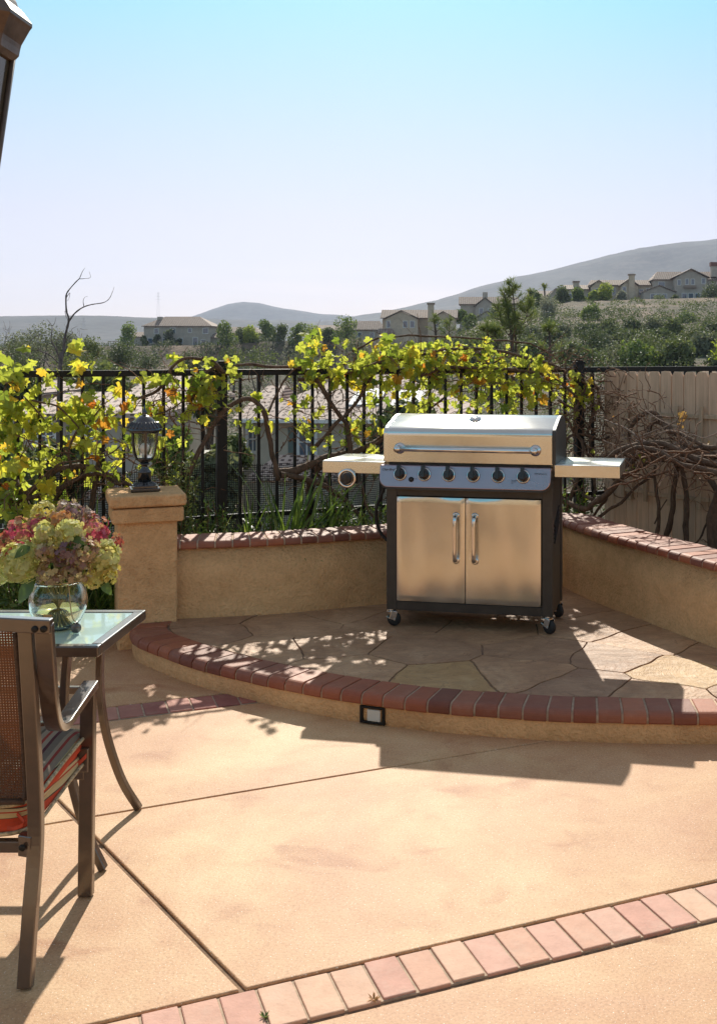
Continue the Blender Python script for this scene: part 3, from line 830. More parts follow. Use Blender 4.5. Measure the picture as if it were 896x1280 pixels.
# lid
prof = [(-.012, .884), (-.012, 1.025), (-.010, 1.042), (-.002, 1.056), (.014, 1.066), (.05, 1.0775), (.10, 1.092), (.15, 1.106), (.20, 1.118), (.26, 1.125), (.33, 1.118), (.39, 1.10), (.435, 1.06), (.445, .884)]
pp = [(p.x, p.y) for p in catmull([(a, b, 0) for a, b in prof[1:-1]], 4)]; prof = [prof[0]]+pp+[prof[-1]]
mb = MB(); x0, x1 = -.003, BW+.002; n = len(prof)
for x in (x0, x1):
    for y, z in prof: mb.v.append((x, y, z))
for i in range(n-1): mb.f.append((i, n+i, n+i+1, i+1)); mb.sm.append(1 < i < n-2)
mb.f.append(tuple(range(n))); mb.f.append(tuple(range(2*n-1, n-1, -1))); mb.sm += [False, False]
lid = mb.build('lid', M['steel_lid'], gr, bevel=.004)
ccy, ccz = .21, .99
for x, sg in ((x0-.004, -1), (x1+.004, 1)):
    pr = [(ccy+(y-ccy)*1.006, ccz+(z-ccz)*1.004 if z > .9 else z+.002) for y, z in prof]
    m2 = MB(); mm = len(pr)
    m2.v = [(x-.010, y, z) for y, z in pr]+[(x+.010, y, z) for y, z in pr]
    m2.f = [tuple(range(mm)), tuple(range(2*mm-1, mm-1, -1))]+[(i, mm+i, mm+(i+1) % mm, (i+1) % mm) for i in range(mm)]; m2.sm = [False]*len(m2.f)
    if sg > 0:
        m2.v = [(a+(.002), b, c) for a, b, c in m2.v]
        m2.build('lid_end_cap', M['cart_paint'], lid, bevel=.003)
    else:
        m2.v = [(a+.004, b, c) for a, b, c in m2.v]; m2.build('lid_end_cap', M['steel_lid'], lid, bevel=.003)
mb = MB(); zh = .957
mb.tube([(.075, -.066, zh), (BW-.085, -.066, zh)], .0125, 16)
hd = mb.build('lid_handle', M['chrome'], lid)
mb = MB()
for x in (.078, BW-.088):
    mb.lathe([(.030, 0), (.030, .005), (.022, .010), (.014, .018), (.013, .045), (.017, .052), (.017, .068), (0, .070)], (x, -.012, zh), 24, Matrix.Rotation(PI/2, 3, 'X'))
mb.build('handle_mount', M['chrome'], hd)
MB().lathe([(.034, 0), (.034, .006), (.030, .010), (.0, .011)], (.455, .150, 1.106), 28, Matrix.Rotation(R(15.5), 3, 'X')).build('temperature_gauge', M['chrome'], lid)
# side shelves: folded sheet metal, open below
def shelf(x0, x1, dz):
    mb = MB(); z1 = .886+dz; z0 = .820+dz
    mb.span((x0, 0.0, z1-.006), (x1, .40, z1)); mb.span((x0, -.008, z0), (x1, -.001, z1-.001))
    mb.span((x0, .394, z0), (x1, .401, z1-.007))
    e = x0 if x0 < 0 else x1-.006; mb.span((e, 0, z0), (e+.006, .393, z1-.007))
    return mb.build('side_shelf', M['steel'], gr, bevel=.003)
shL = shelf(-.358, -.010, -.004); shR = shelf(BW+.010, 1.243, 0)
MB().lathe([(.052, 0), (.052, .012), (.047, .016), (.038, .016), (.034, .006)], (-.215, -.010, .790), 32, Matrix.Rotation(PI/2, 3, 'X')).build('burner_bezel', M['chrome'], shL)
mb = MB().lathe([(.032, .004), (.031, .022), (.026, .034), (0, .036)], (-.215, -.010, .790), 28, Matrix.Rotation(PI/2, 3, 'X')); mb.box((-.215, -.043, .79), (.014, .014, .055))
mb.span((-.27, .0, .76), (-.16, .05, .818)); mb.build('burner_knob', M['knob'], shL, bevel=.002)
MB().tube(catmull([(-.02, .10, .80), (-.05, .12, .72), (-.10, .14, .60), (-.085, .16, .48), (-.01, .17, .40), (.03, .18, .38)], 6), .009, 8).build('gas_hose', M['rubber'], gr)
# casters
for x, y, a in ((.022, .022, 20), (BW-.03, .022, -30), (.03, BD-.03, 10), (BW-.03, BD-.03, -40)):
    ra = Matrix.Rotation(R(a), 3, 'Z'); c = Vector((x, y, .036))
    w_ = MB(); rw2 = ra @ Matrix.Rotation(PI/2, 3, 'X'); w_.lathe([(.012, -.013), (.030, -.013), (.036, -.008), (.037, 0), (.036, .008), (.030, .013), (.012, .013)], c+ra @ Vector((.014, 0, 0)), 24, rw2)
    wh = w_.build('caster', M['rubber'], gr)
    f_ = MB()
    f_.lathe([(.014, .080), (.016, .084), (.016, .09), (.006, .0905)], (x, y, 0), 16); f_.box((x, y, .078), (.05, .038, .006), ra)
    for s_ in (-1, 1): f_.box(c+ra @ Vector((.008, s_*.019, .022)), (.034, .003, .045), ra @ Matrix.Rotation(R(18), 3, 'Y'))
    f_.tube([c+ra @ Vector((.014, -.022, 0)), c+ra @ Vector((.014, .022, 0))], .006, 10)
    f_.box(c+ra @ Vector((-.022, 0, .012)), (.02, .03, .004), ra @ Matrix.Rotation(R(35), 3, 'Y'))
    f_.build('fork', M['chrome'], wh, bevel=.001)
# writing on the panel
mtxt = m_simple('panel_print', (.02, .02, .03), .5, var=.05)
def text(s_, size, x, z, par, shear=0, name='lettering'):
    cu = bpy.data.curves.new(name, 'FONT'); cu.body = s_; cu.size = size; cu.extrude = .0003; cu.shear = shear
    tmp = bpy.data.objects.new('tmp', cu); COL.objects.link(tmp)
    dg = bpy.context.evaluated_depsgraph_get(); me = bpy.data.meshes.new_from_object(tmp.evaluated_get(dg))
    bpy.data.objects.remove(tmp); bpy.data.curves.remove(cu)
    me.materials.clear(); me.materials.append(mtxt)
    rr = Matrix.Rotation(PI/2-math.atan(SL), 3, 'X')
    y = -.0545+(z-.866)*SL
    for v in me.vertices: v.co = rr @ v.co+Vector((x, y, z))
    o = bpy.data.objects.new(name, me); COL.objects.link(o); o.parent = par; return o
text('Char-Broil', .017, -.008, .842, pn, .25)
text('PERFORMANCE', .0095, .808, .838, pn)
text('OFF  HI\nLO', .007, .16, .800, pn); text('IGNITION\nHI  OFF\nLO', .007, .69, .803, pn)

# ------------------------------------------------------------------ patio table
TX1, TY0, TY1, TZ = -1.174, 3.302, 3.773, .70; TX0 = -2.15
tb = thing('patio_table', 'narrow bronze metal patio table with pale glass top and flared legs', 'table', ((TX0+TX1)/2, (TY0+TY1)/2, 0))
mb = MB(); fw = .034
mb.span((TX0, TY0, TZ-.034), (TX1, TY0+fw, TZ)); mb.span((TX0, TY1-fw, TZ-.034), (TX1, TY1, TZ))
mb.span((TX0, TY0+fw, TZ-.034), (TX0+fw, TY1-fw, TZ)); mb.span((TX1-fw, TY0+fw, TZ-.034), (TX1, TY1-fw, TZ))
mb.build('frame', M['bronze'], tb, world=True, bevel=.004)
mt, nt, b = newmat('frosted_table_glass'); b.inputs['Base Color'].default_value = (.6, .75, .7, 1); b.inputs['Roughness'].default_value = .09
b.inputs['Specular IOR Level'].default_value = .9; b.inputs['Coat Weight'].default_value = .6; b.inputs['Coat Roughness'].default_value = .02
v = coords(nt); nt.links.new(ramp(nt, noise_fac(nt, v, 6, 4), [(.3, (.52, .70, .64)), (.7, (.62, .80, .74))]), b.inputs['Base Color'])
MB().span((TX0+fw-.004, TY0+fw-.004, TZ-.012), (TX1-fw+.004, TY1-fw+.004, TZ-.003)).build('glass_top', mt, tb, world=True, bevel=.001)
for X0, Y0, X1, Y1, in ((-1.285, 3.345, -1.168, 3.333), (-1.300, 3.70, -1.20, 3.776), (-2.05, 3.345, -2.16, 3.333), (-2.04, 3.70, -2.13, 3.776)):
    pts = [(X0, Y0, .668), (X0-.01*(1 if X1 > X0 else -1), Y0, .50), (X0, Y0, .36), (lerp(X0, X1, .2), lerp(Y0, Y1, .2), .24), (lerp(X0, X1, .55), lerp(Y0, Y1, .55), .11), (X1, Y1, .004)]
    MB().strap(catmull(pts, 6), (0, 1, 0), .030, .022).build('leg', M['bronze'], tb, world=True, bevel=.003)
mb = MB(); mb.span((-2.05, 3.335, .43), (-1.29, 3.355, .455)); mb.span((-2.04, 3.69, .43), (-1.30, 3.71, .455))
mb.build('stretcher', M['bronze'], tb, world=True, bevel=.003)

# ------------------------------------------------------------------ sling chair
XR, XL = -1.147, -1.70
ch = thing('patio_chair', 'bronze sling-back patio armchair seen from behind beside the glass-topped table', 'chair', ((XR+XL)/2, 2.95, 0))
for X, sg in ((XR, 1), (XL, -1)):
    up = catmull([(X, 2.712, .004), (X, 2.742, .17), (X-.0*sg, 2.775, .335), (X, 2.772, .48), (X, 2.745, .70), (X, 2.716, .915)], 6)
    MB().strap(up, (1, 0, 0), .036, .026).build('rear_leg', M['bronze'], ch, world=True, bevel=.003)
    arm = catmull([(X+.047*sg, 2.712, .918), (X+.044*sg, 2.735, .82), (X+.030*sg, 2.79, .70), (X+.014*sg, 2.86, .615), (X+.004*sg, 2.935, .585), (X-.002*sg, 3.01, .590), (X-.008*sg, 3.12, .605), (X-.013*sg, 3.205, .616)], 6)
    MB().strap(arm, (1, 0, 0), .044, .022).build('armrest', M['bronze'], ch, world=True, bevel=.003)
    MB().strap([(X-.013*sg, 3.185, .606), (X-.016*sg, 3.18, .3), (X-.018*sg, 3.176, .003)], (1, 0, 0), .042, .026).build('front_leg', M['bronze'], ch, world=True, bevel=.003)
mb = MB(); mb.strap(catmull([(XL-.055, 2.708, .913), (XL+.15, 2.700, .925), (XR-.15, 2.700, .925), (XR+.068, 2.708, .913)], 6), (0, 0, 1), .036, .028)
tr_ = mb.build('top_rail', M['bronze'], ch, world=True, bevel=.003)
mb = MB()
for x in (XR+.032, XR+.054, XL-.032, XL-.054): mb.lathe([(.0085, 0), (.0085, .002), (.006, .004), (0, .0045)], (x, 2.692, .909), 16, Matrix.Rotation(PI/2, 3, 'X'))
mb.build('bolt', M['black_metal'], tr_, world=True)
mb = MB(); mb.span((XL+.02, 2.775, .312), (XR-.02, 2.80, .342)); mb.span((XL+.02, 3.165, .345), (XR-.02, 3.188, .38))
for X in (XR-.11, XL+.11): mb.span((X-.012, 2.80, .350), (X+.012, 3.165, .376))
for X, s_ in ((XR, -1), (XL, 1)):
    mb.prism([(X+s_*.005, 2.76), (X+s_*.045, 2.772), (X+s_*.045, 2.80), (X+s_*.005, 2.80)], .305, .36)
    mb.box((X+s_*.03, 3.163, .405), (.05, .012, .07))
mb.build('seat_frame', M['bronze'], ch, world=True, bevel=.003)
mb = MB()
for X in (XR-.028, XL+.028): mb.lathe([(.009, 0), (.009, .002), (.006, .004), (0, .005)], (X, 2.760, .333), 16, Matrix.Rotation(PI/2, 3, 'X'))
mb.build('bolt', M['black_metal'], ch, world=True)
ms, nt, b = newmat('woven_sling'); v = coords(nt, (1, 1, 1))
sx = N(nt, 'ShaderNodeSeparateXYZ'); nt.links.new(v, sx.inputs[0])
def wave(sock, freq, off=0):
    a = N(nt, 'ShaderNodeMath', operation='MULTIPLY'); nt.links.new(sock, a.inputs[0]); a.inputs[1].default_value = freq
    s_ = N(nt, 'ShaderNodeMath', operation='SINE'); nt.links.new(a.outputs[0], s_.inputs[0]); return s_.outputs[0]
wx, wz_ = wave(sx.outputs[0], 2*PI/.0072), wave(sx.outputs[2], 2*PI/.0072)
mn = N(nt, 'ShaderNodeMath', operation='MINIMUM'); nt.links.new(wx, mn.inputs[0]); nt.links.new(wz_, mn.inputs[1])
gt = N(nt, 'ShaderNodeMath', operation='LESS_THAN'); nt.links.new(mn.outputs[0], gt.inputs[0]); gt.inputs[1].default_value = .42
c = ramp(nt, mn.outputs[0], [(0, (.16, .075, .035)), (.5, (.24, .11, .05))])
nt.links.new(c, b.inputs['Base Color']); nt.links.new(gt.outputs[0], b.inputs['Alpha']); b.inputs['Roughness'].default_value = .6
bump(nt, b, [(mn.outputs[0], .6, .002)])
t = N(nt, 'ShaderNodeBsdfTranslucent'); t.inputs['Color'].default_value = (.30, .125, .055, 1)
tp = N(nt, 'ShaderNodeBsdfTransparent'); m1 = N(nt, 'ShaderNodeMixShader'); m1.inputs[0].default_value = .35; m2 = N(nt, 'ShaderNodeMixShader')
b.inputs['Alpha'].default_value = 1
for l in list(b.inputs['Alpha'].links): nt.links.remove(l)
nt.links.new(b.outputs[0], m1.inputs[1]); nt.links.new(t.outputs[0], m1.inputs[2]); nt.links.new(gt.outputs[0], m2.inputs[0]); nt.links.new(tp.outputs[0], m2.inputs[1]); nt.links.new(m1.outputs[0], m2.inputs[2])
nt.links.new(m2.outputs[0], nt.nodes['Material Output'].inputs['Surface'])
mb = MB(); mb.strap(catmull([((XR+XL)/2, 2.778, .447), ((XR+XL)/2, 2.785, .50), ((XR+XL)/2, 2.755, .70), ((XR+XL)/2, 2.722, .895)], 6), (1, 0, 0), XR-XL-.05, .0015)
bk = mb.build('backrest', ms, ch, world=True)
mdark = m_simple('sling_hem', (.075, .042, .026), .7, var=.3, nscale=120)
mb = MB()
for X in (XR-.030, XL+.030): mb.tube(catmull([(X, 2.778, .447), (X, 2.785, .50), (X, 2.755, .70), (X, 2.722, .895)], 6), .007, 8)
mb.tube([(XL+.03, 2.776, .444), (XR-.03, 2.776, .444)], .008, 8)
mb.build('hem', mdark, bk, world=True)
# cushion
mc, nt, b = newmat('striped_cushion'); v = coords(nt); sx = N(nt, 'ShaderNodeSeparateXYZ'); nt.links.new(v, sx.inputs[0])
md = N(nt, 'ShaderNodeMath', operation='FRACT'); ml = N(nt, 'ShaderNodeMath', operation='MULTIPLY'); ml.inputs[1].default_value = 1/.115
nt.links.new(sx.outputs[0], ml.inputs[0]); nt.links.new(ml.outputs[0], md.inputs[0])
top = ramp(nt, md.outputs[0], [(0, (.20, .155, .11)), (.2, (.08, .06, .04)), (.28, (.26, .21, .15)), (.42, (.25, .025, .015)), (.5, (.27, .22, .16)), (.62, (.07, .012, .02)), (.70, (.14, .115, .09)), (.85, (.26, .21, .15)), (.93, (.22, .025, .018))], 'CONSTANT')  # top stripes mixed darker than the sides, shade taken into the colour
ml2 = N(nt, 'ShaderNodeMath', operation='MULTIPLY'); ml2.inputs[1].default_value = 1/.060; md2 = N(nt, 'ShaderNodeMath', operation='FRACT')
nt.links.new(sx.outputs[2], ml2.inputs[0]); nt.links.new(ml2.outputs[0], md2.inputs[0])
side = ramp(nt, md2.outputs[0], [(0, (.50, .36, .17)), (.1, (.42, .05, .02)), (.16, (.55, .42, .22)), (.26, (.08, .05, .03)), (.30, (.50, .055, .015)), (.82, (.08, .05, .03)), (.86, (.52, .40, .2))], 'CONSTANT')
gn = N(nt, 'ShaderNodeNewGeometry'); sn = N(nt, 'ShaderNodeSeparateXYZ'); nt.links.new(gn.outputs['Normal'], sn.inputs[0])
ab = N(nt, 'ShaderNodeMath', operation='ABSOLUTE'); nt.links.new(sn.outputs[2], ab.inputs[0]); gt = N(nt, 'ShaderNodeMath', operation='GREATER_THAN'); gt.inputs[1].default_value = .62; nt.links.new(ab.outputs[0], gt.inputs[0])
nt.links.new(mix(nt, side, top, gt.outputs[0]), b.inputs['Base Color']); b.inputs['Roughness'].default_value = .85; 
bump(nt, b, [(noise_fac(nt, v, 400, 2), .3, .001), (noise_fac(nt, v, 14, 3), .35, .012)])
cu = MB(); nx, ny = 22, 22; cx0, cx1, cy0, cy1 = XL+.03, XR-.030, 2.795, 3.235
def rr_out(t, inset):
    """rounded rectangle outline with the crease inset"""
    a = 2*PI*t; ca, sa = math.cos(a), math.sin(a); e = .22
    x = math.copysign(abs(ca)**e, ca); y = math.copysign(abs(sa)**e, sa)
    return (cx0+cx1)/2+((cx1-cx0)/2-inset)*x, (cy0+cy1)/2+((cy1-cy0)/2-inset)*y
rings = [(.26, .382, 0), (.14, .376, 0), (.03, .374, 0), (.008, .376, 0), (0, .382, 0), (-.006, .39, 0), (-.006, .40, 0), (.004, .417, 0), (-.006, .43, 0), (-.004, .445, 0), (.004, .452, 0), (-.003, .457, 0), (.003, .464, 0), (.015, .474, 0), (.05, .486, 0), (.12, .494, 0), (.19, .496, 0), (.21, .495, 0)]
ns_ = 72
for ins, z, _ in rings:
    for k in range(ns_):
        x, y = rr_out(k/ns_, ins); wv = noise.noise(Vector((x*9, y*9, z*5)))*.006
        cu.v.append((x+wv, y+wv, z+noise.noise(Vector((x*6, y*6, 2)))*.010+(y-3.0)*.09-.010))
for i in range(len(rings)-1):
    for k in range(ns_): cu.f.append((i*ns_+k, i*ns_+(k+1) % ns_, (i+1)*ns_+(k+1) % ns_, (i+1)*ns_+k)); cu.sm.append(True)
cu.f.append(tuple(range(ns_-1, -1, -1))); cu.f.append(tuple((len(rings)-1)*ns_+k for k in range(ns_))); cu.sm += [False, True]
cus = thing('seat_cushion', 'thick striped red, tan and grey seat cushion lying on the patio chair', 'cushion', ((XR+XL)/2, 3.0, .40))
cu.build('pad', mc, cus, world=True)
mred = m_simple('red_ribbon', (.50, .06, .02), .75, var=.15)
mp = MB()
for ins, z in ((-.009, .388), (-.006, .459)):
    pts = [];
    for k in range(97): x, y = rr_out(k/96, ins); pts.append((x, y, z+noise.noise(Vector((x*6, y*6, 2)))*.010+(y-3.0)*.09-.010))
    mp.tube(pts, .0055, 6)
mp.build('piping', m_simple('cream_piping', (.50, .40, .24), .8, var=.45, nscale=70), cus, world=True)
mp = MB(); mp.strap(catmull([(XR-.05, 3.17, .43), (XR-.02, 3.165, .415), (XR-.01, 3.155, .42), (XR-.03, 3.14, .40), (XR-.055, 3.14, .39)], 4), (0, .3, 1), .014, .002)
mp.build('tie', mred, cus, world=True)
mp = MB()
mp.strap(catmull([(XR-.06, 2.80, .405), (XR-.03, 2.775, .39), (XR-.05, 2.765, .38), (XR-.075, 2.78, .375)], 4), (0, .3, 1), .009, .002)
mp.build('tie', mred, cus, world=True)

# ------------------------------------------------------------------ vase, water and hydrangeas
VX, VY, VZ = -1.385, 3.53, TZ-.003
va = thing('glass_vase', 'round clear glass vase of amber water with raffia-hung charm on the table', 'vase', (VX, VY, VZ))
mvg, nt, b = newmat('vase_glass'); b.inputs['Base Color'].default_value = (.97, .98, .96, 1); b.inputs['Roughness'].default_value = .01; b.inputs['Transmission Weight'].default_value = 1; b.inputs['IOR'].default_value = 1.45
po = [(.0, .001), (.045, .001), (.058, .006), (.074, .030), (.088, .065), (.091, .095), (.086, .125), (.072, .148), (.066, .155)]
pi_ = [(.063, .153), (.069, .146), (.082, .124), (.087, .095), (.084, .066), (.070, .033), (.054, .012), (.04, .009), (0, .009)]
MB().lathe(po+pi_, seg=40).build('glass', mvg, va)
mwt, nt, b = newmat('amber_water'); b.inputs['Base Color'].default_value = (.86, .72, .32, 1); b.inputs['Roughness'].default_value = .0; b.inputs['Transmission Weight'].default_value = 1; b.inputs['IOR'].default_value = 1.33
MB().lathe([(0, .010), (.04, .010), (.0535, .0135), (.0693, .034), (.0825, .064), (.0826, .066), (0, .066)], seg=40).build('water', mwt, va)
mraf = m_simple('raffia', (.50, .38, .20), .8, var=.2)
mb = MB(); mb.tube(catmull([(.05, -.055, .155), (.060, -.068, .148), (.066, -.075, .12), (.068, -.075, .09), (.072, -.066, .05), (.080, -.062, .035)], 5), .002, 5)
for k in range(8):
    a = 2*PI*k/8
ring = [(math.cos(2*PI*k/24)*.068, math.sin(2*PI*k/24)*.068, .157) for k in range(25)]
mb.tube(ring, .002, 5); mb.build('raffia_string', mraf, va)
mch = m_simple('pewter_charm', (.16, .14, .13), .3, metal=.8, var=.3, nscale=60)
MB().lathe([(0, -.006), (.012, -.005), (.017, 0), (.012, .005), (0, .006)], (.082, -.066, .018), 20, Matrix.Rotation(PI/2, 3, 'X') @ Matrix.Rotation(R(10), 3, 'Y')).build('charm', mch, va)

bq = thing('hydrangea_bouquet', 'domed bouquet of magenta, cream, mauve and yellow hydrangeas standing in the glass vase', 'bouquet', (VX, VY, VZ+.03))
tv = [(0, 0, 0)]; tf = []
for k in range(4):
    a = PI/2*k; ca, sa = math.cos(a), math.sin(a)
    b0 = len(tv)
    for x, y, z in ((.30, .30, .05), (.48, .75, .12), (.20, 1.0, .06), (-.20, 1.0, .06), (-.48, .75, .12), (-.30, .30, .05)):
        tv.append((x*ca-y*sa, x*sa+y*ca, z))
    tf += [(0, b0, b0+5), (b0, b0+1, b0+4), (b0, b0+4, b0+5), (b0+1, b0+2, b0+3), (b0+1, b0+3, b0+4)]
tv = np.array(tv, float); tf = np.array(tf)
def petals(name, cols, tr=.35): return m_leaf(name, [(i/(len(cols)-1), c) for i, c in enumerate(cols)], tr, .6, tmul=1.3)
PM = {
 'magenta': petals('petals_magenta', [(.38, .04, .11), (.50, .09, .17), (.48, .16, .18), (.56, .40, .22), (.32, .08, .09)]),
 'rust': petals('petals_rust', [(.36, .06, .06), (.42, .14, .09), (.50, .32, .16), (.25, .05, .06)]),
 'cream': petals('petals_cream', [(.58, .56, .22), (.64, .60, .28), (.50, .50, .18), (.62, .52, .26)]),
 'yellow': petals('petals_yellow', [(.56, .46, .12), (.62, .55, .20), (.52, .38, .12), (.44, .42, .14)]),
 'mauve': petals('petals_mauve', [(.20, .11, .16), (.30, .18, .22), (.45, .38, .22), (.24, .12, .13), (.36, .26, .22)]),
 'orange': petals('petals_orange', [(.50, .20, .07), (.45, .26, .12), (.40, .14, .07)]),
 'beige': petals('petals_beige', [(.50, .38, .20), (.42, .28, .18), (.30, .17, .17), (.55, .46, .26)]),
}
heads = [('magenta', 30, 668, 22, .03), ('rust', 6, 684, 19, .02), ('magenta', 48, 657, 12, -.02), ('yellow', 55, 644, 15, .02), ('mauve', 86, 643, 18, .05), ('orange', 77, 650, 12, -.06),
         ('magenta', 120, 664, 17, .0), ('rust', 138, 680, 14, .03), ('cream', 27, 702, 25, -.11), ('cream', 132, 695, 17, -.05), ('yellow', 130, 712, 18, -.02), ('yellow', 118, 722, 13, -.05), ('yellow', 74, 682, 16, -.13), ('cream', 88, 664, 15, -.12), ('cream', 56, 668, 13, -.12),
         ('beige', 66, 714, 17, -.12), ('beige', 96, 714, 16, -.12), ('beige', 106, 688, 17, -.13), ('mauve', 84, 694, 15, -.15), ('mauve', 100, 645, 15, .08), ('rust', -12, 700, 18, .05), ('beige', 60, 690, 13, -.15), ('mauve', 40, 680, 16, .12), ('cream', -5, 715, 15, .03), ('rust', 112, 655, 14, .10), ('mauve', 70, 660, 22, .12)]
for cn, x, y, r_, off in heads:
    Z = VY+off; c = P(x, y, Z); rad = r_*1.02/F*Z; n_ = int(84*(rad/.055)**2)+24
    d = rng.normal(size=(n_, 3)); d /= np.linalg.norm(d, axis=1, keepdims=True)
    rr_ = rad*rng.uniform(.72, 1.10, n_); C = np.array(c)+d*rr_[:, None]-np.array((VX, VY, VZ+.03))
    B = basis(d+rng.normal(size=(n_, 3))*.42, rng.normal(size=(n_, 3))); S = rng.uniform(.009, .0145, n_)*(1.25 if cn == 'cream' else .9)
    Vv, Ff = scatter(tv, tf, C, B, S); np_mesh('flower_head', Vv, Ff, PM[cn], bq)
mb = MB()
for k in range(12):
    a = 2*PI*k/12; mb.tube(catmull([(math.cos(a)*.11, math.sin(a)*.11, .22), (math.cos(a)*.05, math.sin(a)*.05, .12), (-math.cos(a)*.025, -math.sin(a)*.025, .0), (-math.cos(a)*.04, -math.sin(a)*.04, -.015)], 4), .0035, 6)
mb.build('stems', m_simple('green_stem', (.26, .24, .07), .6), bq)
mll = m_leaf('hydrangea_leaf', [(0, (.045, .085, .02)), (1, (.11, .16, .04))], .35)
def bigleaf(c, nrm, tip, L, W):
    mb = MB(); n_ = 14; nrm = Vector(nrm).normalized(); tip = (Vector(tip)-nrm*Vector(tip).dot(nrm)).normalized(); sd_ = tip.cross(nrm); c = Vector(c)
    rows = []
    for i in range(n_+1):
        t = i/n_; wd = W*math.sin(PI*min(1, t**.75))**.8*(1+.10*(i % 2)); mid = c+tip*(t*L)-nrm*(.25*L*t*t)
        rows.append([mid+sd_*(-wd)+nrm*wd*.25, mid, mid+sd_*wd+nrm*wd*.25])
    vs = [p for r in rows for p in r]; fs = []
    for i in range(n_):
        for k in range(2): fs.append((i*3+k, i*3+k+1, (i+1)*3+k+1, (i+1)*3+k))
    return mb.add(vs, fs, True)
for x, y, off, nrm, tip, L, W in ((44, 728, -.07, (-.3, -.8, .5), (-.75, -.3, -.6), .085, .028), (38, 683, -.15, (.2, -.7, .7), (-.3, -.3, -.2), .055, .016), (52, 690, -.12, (-.1, -.6, .7), (.3, -.5, -.1), .05, .014), (104, 684, -.16, (.2, -.6, .8), (-.9, -.2, .3), .055, .013), (128, 728, -.04, (.3, -.8, .4), (.6, -.1, -.7), .05, .014), (90, 672, -.15, (0, -.6, .8), (.8, -.3, -.2), .05, .013)):
    c = P(x, y, VY+off); bigleaf(c, nrm, tip, L, W).build('leaf', mll, bq, world=True)

# ------------------------------------------------------------------ lantern on a post, at the left
LX, LY = -.919, 1.9
ln = thing('post_lantern', 'large aged bronze lantern with stepped roof cut off by the left photo edge', 'lantern', (LX, LY, 0))
RT8 = Matrix.Rotation(R(22.5), 3, 'Z')
MB().lathe([(.060, 0), (.060, .02), (.045, .03), (.034, .05), (.028, .12), (.026, 1.60), (.034, 1.62), (.03, 1.64), (.026, 1.72)], seg=20).build('post', M['old_bronze'], ln)
MB().lathe([(.026, 1.72), (.034, 1.735), (.044, 1.745), (.044, 1.765), (.038, 1.77)], seg=8, rot=RT8, sm=False).build('base', M['old_bronze'], ln)
mlg, nt, b = newmat('smoked_lantern_glass'); b.inputs['Base Color'].default_value = (.10, .085, .06, 1); b.inputs['Roughness'].default_value = .1; b.inputs['Transmission Weight'].default_value = .5
MB().lathe([(.036, 1.77), (.083, 2.13)], seg=8, rot=RT8, sm=False).build('glass', mlg, ln)
mb = MB()
for k in range(8):
    a = R(22.5+45*k); mb.tube([(math.cos(a)*.038, math.sin(a)*.038, 1.766), (math.cos(a)*.0865, math.sin(a)*.0865, 2.135)], .0055, 6)
mb.build('corner_bars', M['old_bronze'], ln)
MB().lathe([(.088, 2.120), (.096, 2.130), (.098, 2.142), (.100, 2.150), (.114, 2.178), (.118, 2.184), (.118, 2.190), (.106, 2.206), (.099, 2.214), (.096, 2.214), (.092, 2.226), (.075, 2.262), (.045, 2.30), (.03, 2.31), (.028, 2.33), (.012, 2.35), (.016, 2.37), (0, 2.39)], seg=8, rot=RT8, sm=False).build('roof', M['old_bronze'], ln, bevel=.002)

# ------------------------------------------------------------------ the house behind the photographer
hs = thing('stucco_house', 'beige stucco house wall with sliding glass door facing the patio', 'house', (0, -4.6, 0))
mb = MB()
mb.span((-9, -4.9, -.4), (-2.2, -4.5, 3.1)); mb.span((1.2, -4.9, -.4), (9, -4.5, 3.1)); mb.span((-2.2, -4.9, 2.2), (1.2, -4.5, 3.1)); mb.span((-9, -9, -.4), (9, -4.9, 3.1))
mb.build('wall', M['house_stucco'], hs, world=True)
mb = MB()
for x in (-2.2, -.53, 1.13): mb.span((x, -4.8, 0), (x+.07, -4.7, 2.2))
mb.span((-2.13, -4.8, 2.13), (1.13, -4.7, 2.199)); mb.span((-2.13, -4.8, .0), (1.13, -4.7, .06))
dfr = mb.build('door_frame', m_simple('white_vinyl', (.7, .68, .64), .4), hs, world=True)
mpane = m_simple('dark_glass', (.03, .035, .04), .05, spec=.8); MB().span((-2.13, -4.76, .06), (1.13, -4.75, 2.13)).build('pane', mpane, dfr, world=True)
m_tile = None
def m_scallop(name):
    m, nt, b = newmat(name); tc = N(nt, 'ShaderNodeTexCoord'); sx = N(nt, 'ShaderNodeSeparateXYZ'); nt.links.new(tc.outputs['Object'], sx.inputs[0])
    def mm(op, a, b_=None):
        n = N(nt, 'ShaderNodeMath', operation=op)
        for i, q in enumerate((a, b_)):
            if q is None: continue
            if isinstance(q, (int, float)): n.inputs[i].default_value = q
            else: nt.links.new(q, n.inputs[i])
        return n.outputs[0]
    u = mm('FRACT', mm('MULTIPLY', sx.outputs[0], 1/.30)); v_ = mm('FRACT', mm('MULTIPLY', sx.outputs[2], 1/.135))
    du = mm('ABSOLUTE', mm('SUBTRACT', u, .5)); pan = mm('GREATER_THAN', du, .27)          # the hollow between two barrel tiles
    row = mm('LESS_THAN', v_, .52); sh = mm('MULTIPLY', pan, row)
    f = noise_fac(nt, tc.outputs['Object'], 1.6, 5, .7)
    cc = ramp(nt, f, [(.3, (.40, .28, .23)), (.6, (.56, .43, .36))]); cc = mix(nt, cc, (.11, .07, .06), sh)  # tile hollows painted dark; their shade is colour on a flat slab
    nt.links.new(cc, b.inputs['Base Color']); b.inputs['Roughness'].default_value = .8
    return m
